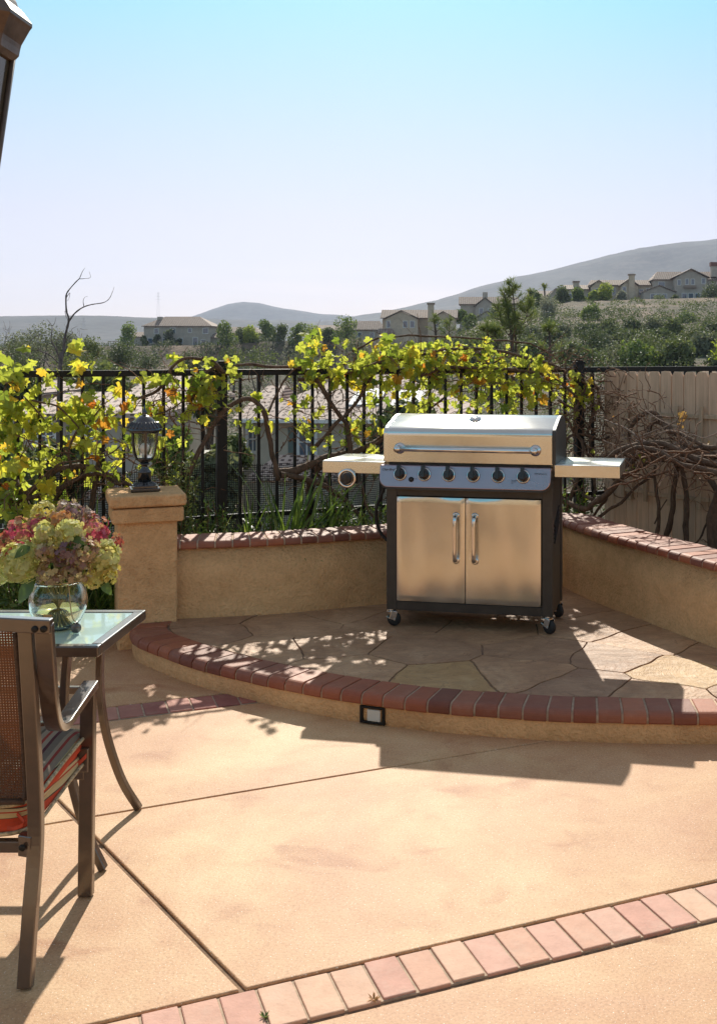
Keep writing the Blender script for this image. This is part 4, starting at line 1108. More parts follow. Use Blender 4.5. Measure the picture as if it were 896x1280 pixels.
def m_roof(name, c, pitch=.3):
    m, nt, b = newmat(name); v = coords(nt)
    w_ = N(nt, 'ShaderNodeTexWave'); w_.wave_type = 'BANDS'; w_.bands_direction = 'X'; w_.inputs['Scale'].default_value = 2*PI/20/pitch*1.0; w_.inputs['Distortion'].default_value = .3; nt.links.new(v, w_.inputs['Vector'])
    f = noise_fac(nt, v, 1.6, 5, .7)
    cc = ramp(nt, f, [(.3, tuple(x*.6 for x in c)), (.6, c), (.8, tuple(min(1, x*1.4) for x in c))])
    cc = mix(nt, cc, ramp(nt, w_.outputs['Fac'], [(0, (.45, .42, .4)), (.5, (1, 1, 1))]), .8, 'MULTIPLY')
    nt.links.new(cc, b.inputs['Base Color']); b.inputs['Roughness'].default_value = .8
    bump(nt, b, [(w_.outputs['Fac'], 1, .06)]); return m
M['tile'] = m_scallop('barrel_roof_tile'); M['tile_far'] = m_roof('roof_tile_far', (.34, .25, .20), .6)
mb = MB(); mb.add([(-9.5, -4.0, 2.95), (9.5, -4.0, 2.95), (9.5, -9.4, 4.6), (-9.5, -9.4, 4.6), (-9.5, -4.0, 3.1), (9.5, -4.0, 3.1), (9.5, -9.4, 4.75), (-9.5, -9.4, 4.75)], [(0, 1, 2, 3), (4, 7, 6, 5), (0, 4, 5, 1), (1, 5, 6, 2), (2, 6, 7, 3), (3, 7, 4, 0)])
mb.build('roof', M['tile'], hs, world=True)
# ------------------------------------------------------------------ trees and shrubs
QV = np.array([(0, -.5, 0), (.32, 0, .08), (0, .5, 0), (-.32, 0, .08)], float); QF = np.array([(0, 1, 2, 3)])
BV = np.array([(0, 0, 0), (.06, .5, .06), (0, 1, .16), (-.06, .5, .06)], float)
def crown_mesh(name, blobs, n, s, m, parent, shell=.55, flat=1.0, tv_=QV, tf_=QF, seed=0, up=0):
    r_ = np.random.default_rng(seed); bl = np.array(blobs, float); wts = bl[:, 3]**2; wts /= wts.sum()
    idx = r_.choice(len(bl), n, p=wts); d = r_.normal(size=(n, 3)); d /= np.linalg.norm(d, axis=1, keepdims=True)
    sub = r_.normal(size=(max(6, n//14), 3)); sub /= np.linalg.norm(sub, axis=1, keepdims=True)
    d = d*.62+sub[r_.integers(0, len(sub), n)]*.75; d /= np.linalg.norm(d, axis=1, keepdims=True)
    rad = bl[idx, 3]*(shell+(1.08-shell)*r_.random(n)**.7)
    C = bl[idx, :3]+d*rad[:, None]*np.array((1, 1, flat))
    nr = d+r_.normal(size=(n, 3))*.8; tp = r_.normal(size=(n, 3))+np.array((0, 0, up))
    S = s*r_.uniform(.6, 1.35, n); Vv, Ff = scatter(tv_, tf_, C, basis(nr, tp), S)
    return np_mesh(name, Vv, Ff, m, parent)
def rand_blobs(r_, h, w_, base, k, rr=(.42, .68)):
    out = []
    for i in range(k):
        z = base+(h-base)*r_.uniform(.15, .9); t = (z-base)/(h-base); lim = w_*.5*(1-abs(t-.42)*1.1)
        a = r_.uniform(0, 2*PI); q = lim*r_.uniform(.2, .75); out.append((math.cos(a)*q, math.sin(a)*q, z, w_*r_.uniform(*rr)*.55))
    return out
def ghit(x, y):
    for i in range(500):
        Z = 60+i*.5; p = P(x, y, Z)
        if T(p.x, p.y) >= p.z: return Z
    return 280
def tree(label, x, ybase, ytop, Z, wpx, mat_, cat='tree', name='broadleaf_tree', nb=9, n=900, leaf=None, group=None, trunk=True, zb=None, seed=None, base=.18):
    seed = seed if seed is not None else int(x*7+ytop); r_ = np.random.default_rng(abs(seed)+1)
    if x > 560 and Z < 265: Z = ghit(x, ybase-3)
    p = P(x, ybase, Z); h = (ybase-ytop)/F*Z; wd = wpx/F*Z
    if zb is None: zb = min(p.z, T(p.x, p.y))
    extra = p.z-zb
    t = thing(name, label, cat, (p.x, p.y, zb-.15), 0, group); H = h+extra+.15
    b0 = extra+h*base
    bl = rand_blobs(r_, H*.97, wd, b0, nb)
    crown_mesh('crown', bl, n, leaf or max(.12, 2.5/F*Z), M[mat_], t, seed=abs(seed)+3)
    if trunk:
        mb = MB(); rad = max(.05, H*.022)
        mb.tube([(0, 0, -.3), (H*.01, 0, H*.3), (0, H*.01, H*.62), (0, 0, H*.85)], [rad*1.3, rad, rad*.7, rad*.2], 7)
        for k in range(4):
            q = bl[k]; mb.tube([(0, 0, H*.3), (q[0]*.5, q[1]*.5, (H*.3+q[2])/2), (q[0], q[1], q[2])], [rad*.6, rad*.4, rad*.12], 5)
        mb.build('trunk', M['tree_bark'], t)
    return t
gA = 'trees in the row beyond the canyon'
for i, (x, yt, w_, m_, lb) in enumerate((
    (284, 402, 22, 'fol_green', 'leftmost round green tree of the row, right of the lone hip-roofed house'),
    (304, 411, 18, 'fol_olive', 'low olive tree, second from the left in the tree row'),
    (312, 405, 15, 'fol_yellow', 'small yellow-green tree, third from the left in the tree row'),
    (332, 399, 18, 'fol_green', 'tallest pointed green tree in the left half of the tree row'),
    (350, 406, 17, 'fol_olive', 'dull olive tree just right of the tallest one in the row'),
    (372, 401, 18, 'fol_green', 'rounded bright green tree in the middle of the far tree row'),
    (392, 403, 17, 'fol_yellow', 'pale yellow-green tree in the row above the upper vine leaves'),
    (412, 410, 16, 'fol_olive', 'low dark tree near the right end of the far tree row'),
    (433, 398, 26, 'fol_green', 'broad green tree left of the gabled house with chimney'))):
    tree(lb, x, 432, yt, 275+((i*37) % 14), w_*1.35, m_, n=1500, group=gA, base=.04)
for x, yb, yt, Z, w_, m_, lb in (
    (18, 452, 424, 120, 60, 'fol_grey', 'greyish tree at the far left edge above the fence rail'),
    (48, 455, 410, 135, 56, 'fol_grey', 'tall grey-green eucalyptus left of the bare branches'),
    (82, 458, 417, 115, 46, 'fol_grey', 'grey-green eucalyptus behind the bare branches'),
    (112, 458, 426, 125, 42, 'fol_olive', 'olive tree between bare branches and the dark mound'),
    (150, 462, 432, 140, 40, 'fol_dark', 'dark shrubby tree at the left foot of the mound'),
    (182, 464, 438, 150, 44, 'fol_dark', 'dark rounded oak below the lone house on the mound'),
    (30, 470, 440, 90, 70, 'fol_dark', 'dark tree crown just above the rail at far left'),
    (96, 472, 446, 85, 60, 'fol_olive', 'olive tree crown just above the rail behind the dead branches'),
    (243, 468, 444, 140, 50, 'fol_dark', 'dark scrub oak right of centre under the mound wall'),
    (322, 466, 440, 150, 56, 'fol_olive', 'rounded olive oak below the far tree row'),
    (292, 460, 436, 200, 30, 'fol_olive', 'small olive oak at the right foot of the mound'),
    (380, 468, 440, 120, 60, 'fol_grey', 'grey-green tree behind the top of the middle vine'),
    (448, 462, 422, 170, 36, 'fol_grey', 'pale grey shrubby tree left of the gabled house'),
    (160, 434, 406, 265, 26, 'fol_green', 'small spreading tree at the left side of the lone house')):
    tree(lb, x, yb, yt, Z, w_, m_, n=2200 if Z < 150 else 1200, nb=12)
for x, yt, w_, m_, lb in ((196, 414, 7, 'fol_dark', 'slim dark cypress before the left half of the lone house'), (213, 408, 13, 'fol_dark', 'broad dark conifer before the lone house'), (224, 423, 6, 'fol_dark', 'short dark shrub before the lone house'), (181, 420, 9, 'fol_olive', 'low shrub by the left corner of the lone house')):
    tree(lb, x, 434, yt, 281, w_*1.2, m_, n=500, nb=6, base=.02, name='cypress')
# trees on the right-hand slope and ridge
for x, yb, yt, Z, w_, m_, lb in (
    (683, 404, 372, 262, 28, 'fol_silver', 'silvery pale shrub on the bare slope right of the pine'),
    (722, 386, 361, 285, 20, 'fol_green', 'green tree left of the tan house with chimney on the ridge'),
    (755, 381, 358, 286, 24, 'fol_yellow', 'bright rounded tree before the tan ridge house'),
    (741, 382, 364, 284, 14, 'fol_yellow', 'small yellow-green tree at left corner of the tan ridge house'),
    (775, 382, 366, 284, 16, 'fol_silver', 'pale shrub before the chimney of the tan ridge house'),
    (737, 402, 383, 245, 26, 'fol_green', 'bright green bush on the slope below the tan ridge house'),
    (668, 385, 364, 285, 20, 'fol_green', 'green tree on the ridge directly right of the pine top'),
    (702, 384, 358, 284, 22, 'fol_olive', 'olive tree on the ridge between two palms and houses'),
    (887, 382, 362, 282, 34, 'fol_dark', 'dark tree before the right wing of the large ridge house'),
    (843, 383, 370, 282, 10, 'fol_olive', 'small shrub at the door of the large ridge house'),
    (575, 402, 388, 285, 16, 'fol_green', 'small green tree right of the gabled house chimney'),
    (588, 412, 392, 270, 20, 'fol_green', 'green tree before the small brown ridge house'),
    (622, 404, 388, 275, 24, 'fol_dark', 'dark shrub mass at the foot of the small brown ridge house'),
    (600, 440, 412, 190, 44, 'fol_olive', 'olive oak on the slope left of the pine'),
    (572, 452, 420, 150, 40, 'fol_grey', 'grey-green oak just right of the gabled house'),
    (742, 446, 414, 175, 54, 'fol_dark', 'dark round oak on the slope below the bright green bush'),
    (800, 448, 418, 165, 60, 'fol_olive', 'olive oak in the middle of the right slope'),
    (708, 452, 428, 150, 44, 'fol_grey', 'grey oak above the right end of the vine'),
    (772, 458, 436, 130, 56, 'fol_grey', 'low grey-green oak just above the board fence'),
    (834, 456, 428, 140, 54, 'fol_dark', 'dark oak just above the board fence tops'),
    (640, 456, 430, 120, 50, 'fol_dark', 'dark oak behind the foot of the pine'),
    (866, 440, 412, 185, 44, 'fol_olive', 'olive oak behind the yellow-green sprays at right'),
    (762, 424, 404, 215, 30, 'fol_olive', 'small olive bush high on the right slope'),
    (815, 420, 402, 220, 34, 'fol_grey', 'grey bush high on the right slope under the big house'),
    (700, 424, 404, 230, 26, 'fol_grey', 'grey bush on bare soil below the silvery shrub'),
    (858, 405, 392, 255, 24, 'fol_green', 'green bush just under the large ridge house')):
    tree(lb, x, yb, yt, Z, w_, m_, n=2600, nb=12, base=.02)
gO = 'oaks crowding the lower right slope'
r_ = random.Random(77)
for x, yb, w_, h_, m_ in ((590, 458, 40, 26, 'fol_olive'), (618, 450, 36, 22, 'fol_dark'), (662, 462, 46, 26, 'fol_olive'), (690, 440, 34, 20, 'fol_dark'), (724, 462, 44, 24, 'fol_olive'), (752, 440, 34, 18, 'fol_grey'), (785, 440, 36, 20, 'fol_dark'), (800, 462, 50, 26, 'fol_green'), (826, 440, 38, 20, 'fol_dark'), (852, 462, 46, 24, 'fol_olive'), (880, 448, 40, 24, 'fol_grey'), (890, 428, 34, 18, 'fol_dark'), (838, 422, 30, 16, 'fol_olive'), (790, 418, 26, 14, 'fol_dark'), (735, 424, 28, 15, 'fol_dark'), (664, 428, 28, 16, 'fol_grey'), (905, 462, 50, 26, 'fol_dark'), (930, 440, 50, 26, 'fol_olive')):
    tree('dark rounded oak, one of many merging into each other on the lower right slope', x, yb, yb-h_, 200, w_*1.2, m_, n=1900, nb=9, base=.0, group=gO, leaf=.5)
for x, yb, yt, Z, w_, m_, lb in ((262, 640, 560, 13, 80, 'fol_grey', 'grey-green bush below the fence between the lamp pillar and the main post'),
    (225, 620, 520, 20, 60, 'fol_green', 'green bush below the fence directly right of the pillar lamp'),
    (290, 600, 540, 24, 44, 'fol_olive', 'olive bush at the left corner of the shuttered neighbour house'),
    (500, 590, 505, 22, 90, 'fol_dark', 'dark bush below the fence behind the left half of the grill lid'),
    (620, 590, 500, 20, 110, 'fol_olive', 'olive bush below the fence behind the right half of the grill lid'),
    (700, 600, 490, 18, 90, 'fol_grey', 'grey-green bush below the fence corner right of the grill'),
    (15, 640, 540, 15, 90, 'fol_olive', 'olive bush below the fence at the far left edge'),
    (72, 610, 555, 18, 70, 'fol_dark', 'dark bush before the grey neighbour house'),
    (20, 510, 468, 50, 60, 'fol_dark', 'dark tree above the far left neighbour roof'),
    (130, 505, 465, 52, 70, 'fol_olive', 'olive tree rising between the two left neighbour roofs'),
    (262, 520, 468, 55, 60, 'fol_dark', 'dark tree between the lamp-side roof and the shuttered house'),
    (520, 500, 460, 60, 90, 'fol_grey', 'grey tree right of the shuttered house roof'),
    (620, 500, 462, 60, 90, 'fol_dark', 'dark tree behind the vine above the grill')):
    tree(lb, x, yb, yt, Z, w_, m_, n=2200, nb=12, base=.0, leaf=.16 if Z < 30 else .26)
# palms
for x, yb, yt, lb in ((680, 384, 354, 'short palm on the ridge with its tuft above the silvery shrub'), (662, 384, 360, 'small palm on the ridge near the pine top')):
    Z = 284; p = P(x, yb, Z); zb = T(p.x, p.y); H = P(x, yt, Z).z-zb; t = thing('palm_tree', lb, 'palm', (p.x, p.y, zb-.1))
    MB().tube([(0, 0, 0), (.1, 0, H*.5), (0, 0, H*.8)], [.3, .22, .2], 7).build('trunk', M['tree_bark'], t)
    mb = MB()
    for k in range(26):
        a = 2.4*k; e = R(random.uniform(0, 75)); d = Vector((math.cos(a)*math.cos(e), math.sin(a)*math.cos(e), math.sin(e))); o = Vector((0, 0, H*.78)); L = 1.7
        mb.strap([o, o+d*L*.6, o+d*L+Vector((0, 0, -.4*math.cos(e)))], Vector((-math.sin(a), math.cos(a), 0)), .32, .03)
    mb.build('crown', M['fol_yellow'], t)
# chaparral on the slopes : nobody could count it
r_ = np.random.default_rng(5); Vs = []; Fs = []; off_ = 0
def scrub(name, cols, n, m_, zr, seed, size=(.7, 1.9), lf=.34):
    r_ = np.random.default_rng(seed); Cs = []; Ns = []; Ss = []
    for _ in range(n):
        c = r_.uniform(*cols); Y = zr[0]+(zr[1]-zr[0])*r_.random()**.8; X = (c-CX)/F*Y; s_ = r_.uniform(*size)
        k = int(55*s_); d = r_.normal(size=(k, 3)); d[:, 2] = abs(d[:, 2]); d /= np.linalg.norm(d, axis=1, keepdims=True)
        Cs.append(np.array((X, Y, T(X, Y)-.1))+d*s_*r_.uniform(.65, 1.1, (k, 1))*np.array((1.2, 1.2, .8))); Ns.append(d+r_.normal(size=(k, 3))*.7); Ss.append(np.full(k, lf)*r_.uniform(.6, 1.3, k)*(Y/200)**.5)
    C = np.concatenate(Cs); Nn = np.concatenate(Ns); S = np.concatenate(Ss)
    V_, F_ = scatter(QV, QF, C, basis(Nn, r_.normal(size=C.shape)), S)
    o = np_mesh(name, V_, F_, M[m_]); tag(o, None, None, None, 'stuff'); return o
tag(scrub('scrub', (560, 1050), 190, 'fol_olive', (95, 286), 21, (.8, 2.2)), 'olive green chaparral scrub covering the right-hand slope', 'scrub')
tag(scrub('scrub', (560, 1050), 170, 'fol_dark', (90, 235), 22, (1.6, 4.0)), 'grey-green sage scrub scattered over the right-hand slope', 'scrub')
tag(scrub('scrub', (-200, 560), 800, 'fol_dark', (90, 283), 23, (.9, 2.2)), 'dark scrub on the low slopes left of the gabled house', 'scrub')
tag(scrub('scrub', (-250, 1100), 420, 'fol_olive', (16, 90), 24, (.5, 1.3), .22), 'mixed green scrub on the bank falling away behind the fence', 'scrub')

# pines
needle = np.array([(0, 0, 0), (.035, .5, 0), (0, 1, 0), (-.035, .5, 0)], float)
def pine(label, stems, Z, seed, yb, spread, tuft=.34, dens=1.0):
    """stems: list of photo polylines; branches sweep up and end in needle tufts"""
    r_ = np.random.default_rng(seed); x0 = stems[0][0][0]; p0 = P(x0, yb, Z); zb = min(p0.z, T(p0.x, p0.y))
    t = thing('pine_tree', label, 'pine', (p0.x, p0.y, zb)); tb_ = MB(); C = []; D = []; S = []
    o0 = Vector((p0.x, p0.y, zb))
    for st in stems:
        pts = [P(x, y, Z+r_.uniform(-.1, .1))-o0 for x, y in st]
        if st is stems[0]: pts[0] = Vector((0, 0, -.2))
        cp = catmull(pts, 5); n = len(cp); H = max(1, (cp[-1]-cp[0]).length)
        tb_.tube(cp, [.0135*H*(1-.85*i/(n-1))+.008 for i in range(n)], 6)
        def tufts(q0, q1, m_):
            for k in range(m_):
                q = q0.lerp(q1, k/max(1, m_-1)*1.0); dd = (q1-q0).normalized()
                for _ in range(int(11*dens)):
                    v_ = Vector(r_.normal(size=3))*.55+dd*1.0+Vector((0, 0, .35)); C.append(q); D.append(v_.normalized()); S.append(tuft*r_.uniform(.6, 1.1))
        for i in range(int(n*.25), n):
            q = cp[i]; f = i/n; L = spread*(1.15-f)*r_.uniform(.6, 1.1)
            for k in range(2):
                a = r_.uniform(0, 2*PI); e = Vector((math.cos(a)*L, math.sin(a)*L, L*r_.uniform(.35, .8)))
                mid = q+e*.5-Vector((0, 0, L*.12)); en = q+e
                tb_.tube([q, mid, en], [.03*(1.2-f)+.006, .018, .007], 4); tufts(mid, en, 5)
        tufts(cp[-4], cp[-1]+Vector((0, 0, .25)), 8)
    tb_.build('trunk', M['tree_bark'], t)
    C = np.array([tuple(c) for c in C]); D = np.array([tuple(c) for c in D]); S = np.array(S)
    V_, F_ = scatter(needle, QF, C, basis(r_.normal(size=C.shape), D), S); np_mesh('needles', V_, F_, M['fol_pine'], t)
pine('tall two-stemmed pine rising above the vine in front of the slope', [[(641, 480), (640, 440), (636, 400), (630, 366)], [(646, 470), (644, 420), (642, 380), (640, 358)], [(640, 425), (628, 408), (622, 385)], [(644, 420), (656, 400), (660, 380)]], 48, 3, 475, .85)
pine('shorter pine just left of the tall two-stemmed pine', [[(612, 480), (610, 440), (608, 412)], [(618, 470), (622, 430), (618, 415)]], 46, 4, 480, .8)
pine('small pine before the gabled house with chimney', [[(548, 470), (545, 430), (541, 398)], [(552, 465), (560, 425), (562, 402)]], 62, 5, 470, .75, .34, .8)
pine('low pine tip right of the tall pine above the vine end', [[(688, 480), (687, 440), (686, 412)]], 45, 6, 480, .9)

# yellow-green tree at the right edge, near
p = P(902, 430, 30); zb = T(p.x, p.y)
t = thing('willow_tree', 'feathery yellow-green tree reaching in from the right edge above the board fence', 'tree', (p.x, p.y, zb))
mb = MB(); Cc = []; Dd = []; r_ = np.random.default_rng(11)
top = p.z-zb
mb.tube([(1.2, 0, -.2), (1.0, 0, top*.5), (.9, 0, top+.6)], [.12, .09, .03], 8)
for k in range(34):
    a = r_.uniform(0, 2*PI); L = r_.uniform(.6, 1.25); z0 = top*r_.uniform(.55, 1.1); q0 = Vector((1.0, 0, z0)); d = Vector((math.cos(a), math.sin(a)*.8, r_.uniform(.1, .7)))
    pts = [q0+d*L*t_-Vector((0, 0, .5*L*t_*t_)) for t_ in (0, .3, .6, .85, 1.1)]; mb.tube(pts, [.02, .014, .01, .006, .003], 4)
    cp = catmull(pts, 5)
    for q in cp[5:]:
        for _ in range(9): Cc.append(tuple(q+Vector(r_.normal(size=3))*.05)); v_ = Vector(r_.normal(size=3))+Vector((0, 0, -.7)); Dd.append(tuple(v_))
mb.build('trunk', M['tree_bark'], t)
C = np.array(Cc); V_, F_ = scatter(np.array([(0, 0, 0), (.2, .5, 0), (0, 1, .1), (-.2, .5, 0)]), QF, C, basis(r_.normal(size=C.shape), np.array(Dd)), r_.uniform(.08, .15, len(C))); np_mesh('crown', V_, F_, M['fol_yellow'], t)

# dead branches above the rail at the left
Z = 17; dz = lambda x, y, o=0: P(x, y, Z+o)
t0 = P(75, 470, Z); zb = T(t0.x, t0.y); db = thing('dead_tree', 'bare leafless grey tree whose forked branches rise above the rail at left', 'tree', (t0.x, t0.y, zb))
mb = MB(); W_ = lambda pts, r0, r1, o=0: mb.tube(catmull([dz(x, y, o+i*.05) for i, (x, y) in enumerate(pts)], 5), [.40*lerp(r0, r1, i/((len(pts)-1)*5))*random.uniform(.85, 1.2) for i in range((len(pts)-1)*5+1)], 6)
mb.tube([Vector((t0.x, t0.y, zb-.3)), dz(74, 520), dz(75, 470), dz(77, 440)], [.06, .045, .035, .028], 8)
Z_ = 5.27
pl = lambda L: [(a/Z_, 330+b/Z_) for a, b in L]
W_(pl([(400, 660), (420, 580), (430, 480), (455, 370), (440, 310), (437, 220), (450, 180), (500, 120), (525, 95), (545, 50), (562, 25)]), .055, .005)
W_(pl([(455, 380), (490, 330), (540, 290), (600, 268), (680, 255), (720, 230), (740, 190), (755, 150)]), .035, .004)
W_(pl([(525, 98), (560, 96), (597, 88), (590, 50)]), .014, .004); W_(pl([(440, 220), (462, 190), (455, 230), (436, 250)]), .012, .004)
W_(pl([(555, 280), (550, 245), (560, 220), (580, 212)]), .014, .004); W_(pl([(430, 310), (437, 345), (450, 370)]), .012, .008)
W_(pl([(400, 640), (370, 560), (340, 500), (345, 430), (340, 400), (310, 362)]), .035, .005); W_(pl([(343, 410), (362, 390), (372, 350)]), .012, .004)
W_(pl([(430, 520), (450, 480), (480, 455), (475, 430), (512, 408)]), .02, .004); W_(pl([(385, 600), (375, 520), (400, 470), (420, 455)]), .014, .004)
W_(pl([(395, 660), (330, 600), (250, 570), (160, 570), (100, 590)]), .03, .006, .3); W_(pl([(180, 570), (210, 500), (260, 470), (330, 470)]), .014, .004, .3)
W_(pl([(330, 680), (290, 630), (200, 610), (120, 560), (50, 555)]), .022, .005, .5); W_(pl([(320, 640), (300, 590), (260, 560), (230, 520)]), .016, .004, .4)
W_(pl([(120, 660), (180, 640), (230, 660), (280, 690)]), .016, .005, .5); W_(pl([(60, 600), (120, 585), (200, 600)]), .012, .004, .5)
for k in range(120):
    x = random.uniform(5, 110); y = random.uniform(410, 465); a = random.uniform(0, 2*PI); L = random.uniform(5, 14)
    W_([(x, y), (x+math.cos(a)*L*.5+random.uniform(-2, 2), y+math.sin(a)*L*.5), (x+math.cos(a)*L, y+math.sin(a)*L-2)], .007, .003, random.uniform(-.6, .6))
mb.build('branches', M['dead_wood'], db, world=True)

# ------------------------------------------------------------------ houses
mwin = m_simple('window_glass', (.10, .13, .17), .08, spec=.9); mtrim = m_simple('white_trim', (.70, .68, .64), .6, var=.05)
M['wall_tan'] = m_simple('stucco_tan', (.56, .45, .33), .9, nscale=1.2); M['wall_grey'] = m_simple('stucco_greige', (.46, .39, .32), .9, nscale=1); M['wall_cream'] = m_simple('stucco_cream', (.50, .43, .33), .9, nscale=1)
M['fascia'] = m_simple('fascia', (.30, .22, .17), .8)
def gable(mb, x0, x1, y0, y1, ze, zr, axis='x', over=.5, th=.22, hip=0):
    """roof slab over rectangle; ridge along axis; hip = inset of the ridge ends"""
    x0 -= over; x1 += over; y0 -= over; y1 += over
    if hip == 0:
        for sgn in (-1, 1):
            if axis == 'x':
                ym = (y0+y1)/2; ye = y0 if sgn < 0 else y1; a = [(x0, ye, ze), (x1, ye, ze), (x1, ym, zr), (x0, ym, zr)]
            else:
                xm = (x0+x1)/2; xe = x0 if sgn < 0 else x1; a = [(xe, y0, ze), (xe, y1, ze), (xm, y1, zr), (xm, y0, zr)]
            mb.add(a+[(x, y, z-th) for x, y, z in a], [(0, 1, 2, 3), (7, 6, 5, 4), (0, 4, 5, 1), (1, 5, 6, 2), (2, 6, 7, 3), (3, 7, 4, 0)])
        return
    if axis == 'x': r0, r1 = (x0+hip, (y0+y1)/2, zr), (x1-hip, (y0+y1)/2, zr); lo = [(x0, y0, ze), (x1, y0, ze), (x1, y1, ze), (x0, y1, ze)]; fa = [(0, 1, 5, 4), (2, 3, 4, 5), (1, 2, 5), (3, 0, 4)]
    else: r0, r1 = ((x0+x1)/2, y0+hip, zr), ((x0+x1)/2, y1-hip, zr); lo = [(x0, y0, ze), (x1, y0, ze), (x1, y1, ze), (x0, y1, ze)]; fa = [(1, 2, 5, 4), (3, 0, 4, 5), (0, 1, 4), (2, 3, 5)]
    vs = lo+[r0, r1]; top = vs+[(x, y, z-th) for x, y, z in vs]
    fs = fa+[tuple(i+6 for i in reversed(f)) for f in fa]+[(0, 6, 7, 1), (1, 7, 8, 2), (2, 8, 9, 3), (3, 9, 6, 0)]
    mb.add(top, fs)
def gwall(mb, x0, x1, y0, y1, z0, ze, zr=None, axis='y'):
    mb.span((x0, y0, z0), (x1, y1, ze-.2))
    if zr:
        if axis == 'y':
            xm = (x0+x1)/2; mb.add([(x0, y0, ze-.22), (x1, y0, ze-.22), (xm, y0, zr-.25), (x0, y1, ze-.22), (x1, y1, ze-.22), (xm, y1, zr-.25)], [(0, 1, 2), (5, 4, 3), (0, 2, 5, 3), (1, 4, 5, 2)])
        else:
            ym = (y0+y1)/2; mb.add([(x0, y0, ze-.22), (x0, y1, ze-.22), (x0, ym, zr-.25), (x1, y0, ze-.22), (x1, y1, ze-.22), (x1, ym, zr-.25)], [(0, 2, 1), (3, 4, 5), (0, 3, 5, 2), (1, 2, 5, 4)])
class House:
    def __init__(s, name, label, x, y, Z, wall, rz=0, roof='tile_far', base=None):
        p = P(x, y, Z); s.z0 = p.z if base is None else base; s.t = thing(name, label, 'house', (p.x, p.y, s.z0), rz); s.Z = Z; s.wall = M[wall]; s.roof = M[roof]; s.wm = None
    def block(s, x0, x1, y0, y1, z0, ze, zr, axis='x', hip=0, gw=None, over=.5):
        mb = MB(); gwall(mb, x0, x1, y0, y1, z0, ze, zr if gw else None, gw or 'y'); s.wm = mb.build('wall', s.wall, s.t)
        mb = MB(); gable(mb, x0, x1, y0, y1, ze, zr, axis, over, .2, hip); s.rf = mb.build('roof', s.roof, s.t); return s.wm
    def win(s, x, z, w_, h, y, bars=True, shut=False, yn=-1):
        mb = MB(); t_ = .14
        for a, b_ in (((x-w_/2-t_, z-h/2-t_), (x+w_/2+t_, z-h/2)), ((x-w_/2-t_, z+h/2), (x+w_/2+t_, z+h/2+t_)), ((x-w_/2-t_, z-h/2), (x-w_/2, z+h/2)), ((x+w_/2, z-h/2), (x+w_/2+t_, z+h/2))):
            mb.span((a[0], y-.08, a[1]), (b_[0], y+.02, b_[1]))
        if bars: mb.span((x-.03, y-.05, z-h/2), (x+.03, y-.01, z+h/2))
        if bars: mb.span((x-w_/2, y-.048, z-.03), (x+w_/2, y-.012, z+.03))
        wn_ = mb.build('window', mtrim, s.t); MB().span((x-w_/2, y-.03, z-h/2), (x+w_/2, y-.003, z+h/2)).build('pane', mwin, wn_)
        if shut:
            for q in (-1, 1): MB().span((x+q*(w_/2+t_+.22)-.2, y-.05, z-h/2-.03), (x+q*(w_/2+t_+.22)+.2, y-.004, z+h/2+.03)).build('shutter', m_shut, s.t)
    def box(s, nm, a, b_, m_, par=None): return MB().span(a, b_).build(nm, m_, par or s.t)
m_shut = m_simple('grey_green_shutter', (.13, .16, .14), .7)
k5 = 284/F     # metres per photo pixel at 284 m
# lone house on the mound
h = House('hip_roofed_house', 'lone grey two-storey house with low hip roof on the dark mound at left', 221, 433, 284, 'wall_grey')
h.block(-8.6, 8.9, 0, 10, 0, 5.4, 8.0, 'x', 4.6)
h.box('chimney', (-6.0, 3, 5.4), (-4.8, 4.2, 7.9), h.wall, h.rf)
h.block(-12.6, -8.6, 1, 7, 0, 2.6, 3.9, 'x', 1.5); h.block(8.9, 11.4, 1, 7, 0, 2.4, 3.6, 'x', .8)
for x, z, w_, hh in ((-5.3, 4.0, 1.0, 1.3), (-1.0, 4.2, 1.2, 1.2), (3.5, 4.2, .8, 1.0), (7.6, 4.1, 1.3, 1.3), (1.0, 1.5, 1.2, 1.2), (-7, 1.5, 1.2, 1.2), (-3.0, 1.4, 1.2, 1.2), (4.9, 1.3, 1.1, 2.0), (7, 1.2, 1, 1)): h.win(x, z, w_, hh, 0, False)
wl_ = thing('retaining_wall', 'long dark block retaining wall along the mound below the lone house', 'wall', (P(210, 436, 278).x, 278, P(210, 440, 278).z-2.5))
mb = MB(); mb.span((-15.5, 0, 0), (18, .5, 3.8))
for k in range(12): mb.span((-15.4+k*3, -.08, 0), (-15.0+k*3, 0, 3.95))
mb.build('wall_face', m_simple('dark_block', (.16, .12, .10), .9, nscale=2), wl_)
gf = thing('lookout_fence', 'small rail fence on the left end of the mound beside the lone house', 'fence', (P(148, 430, 279).x, 279, P(148, 434, 279).z-.4))
mb = MB(); [mb.span((-2.6+k*1.3, 0, 0), (-2.45+k*1.3, .1, 2.0)) for k in range(5)]; mb.span((-2.7, 0, 1.85), (2.8, .12, 2.0)); mb.span((-2.7, .02, .9), (2.8, .1, 1.0)); mb.build('rails', M['fascia'], gf)
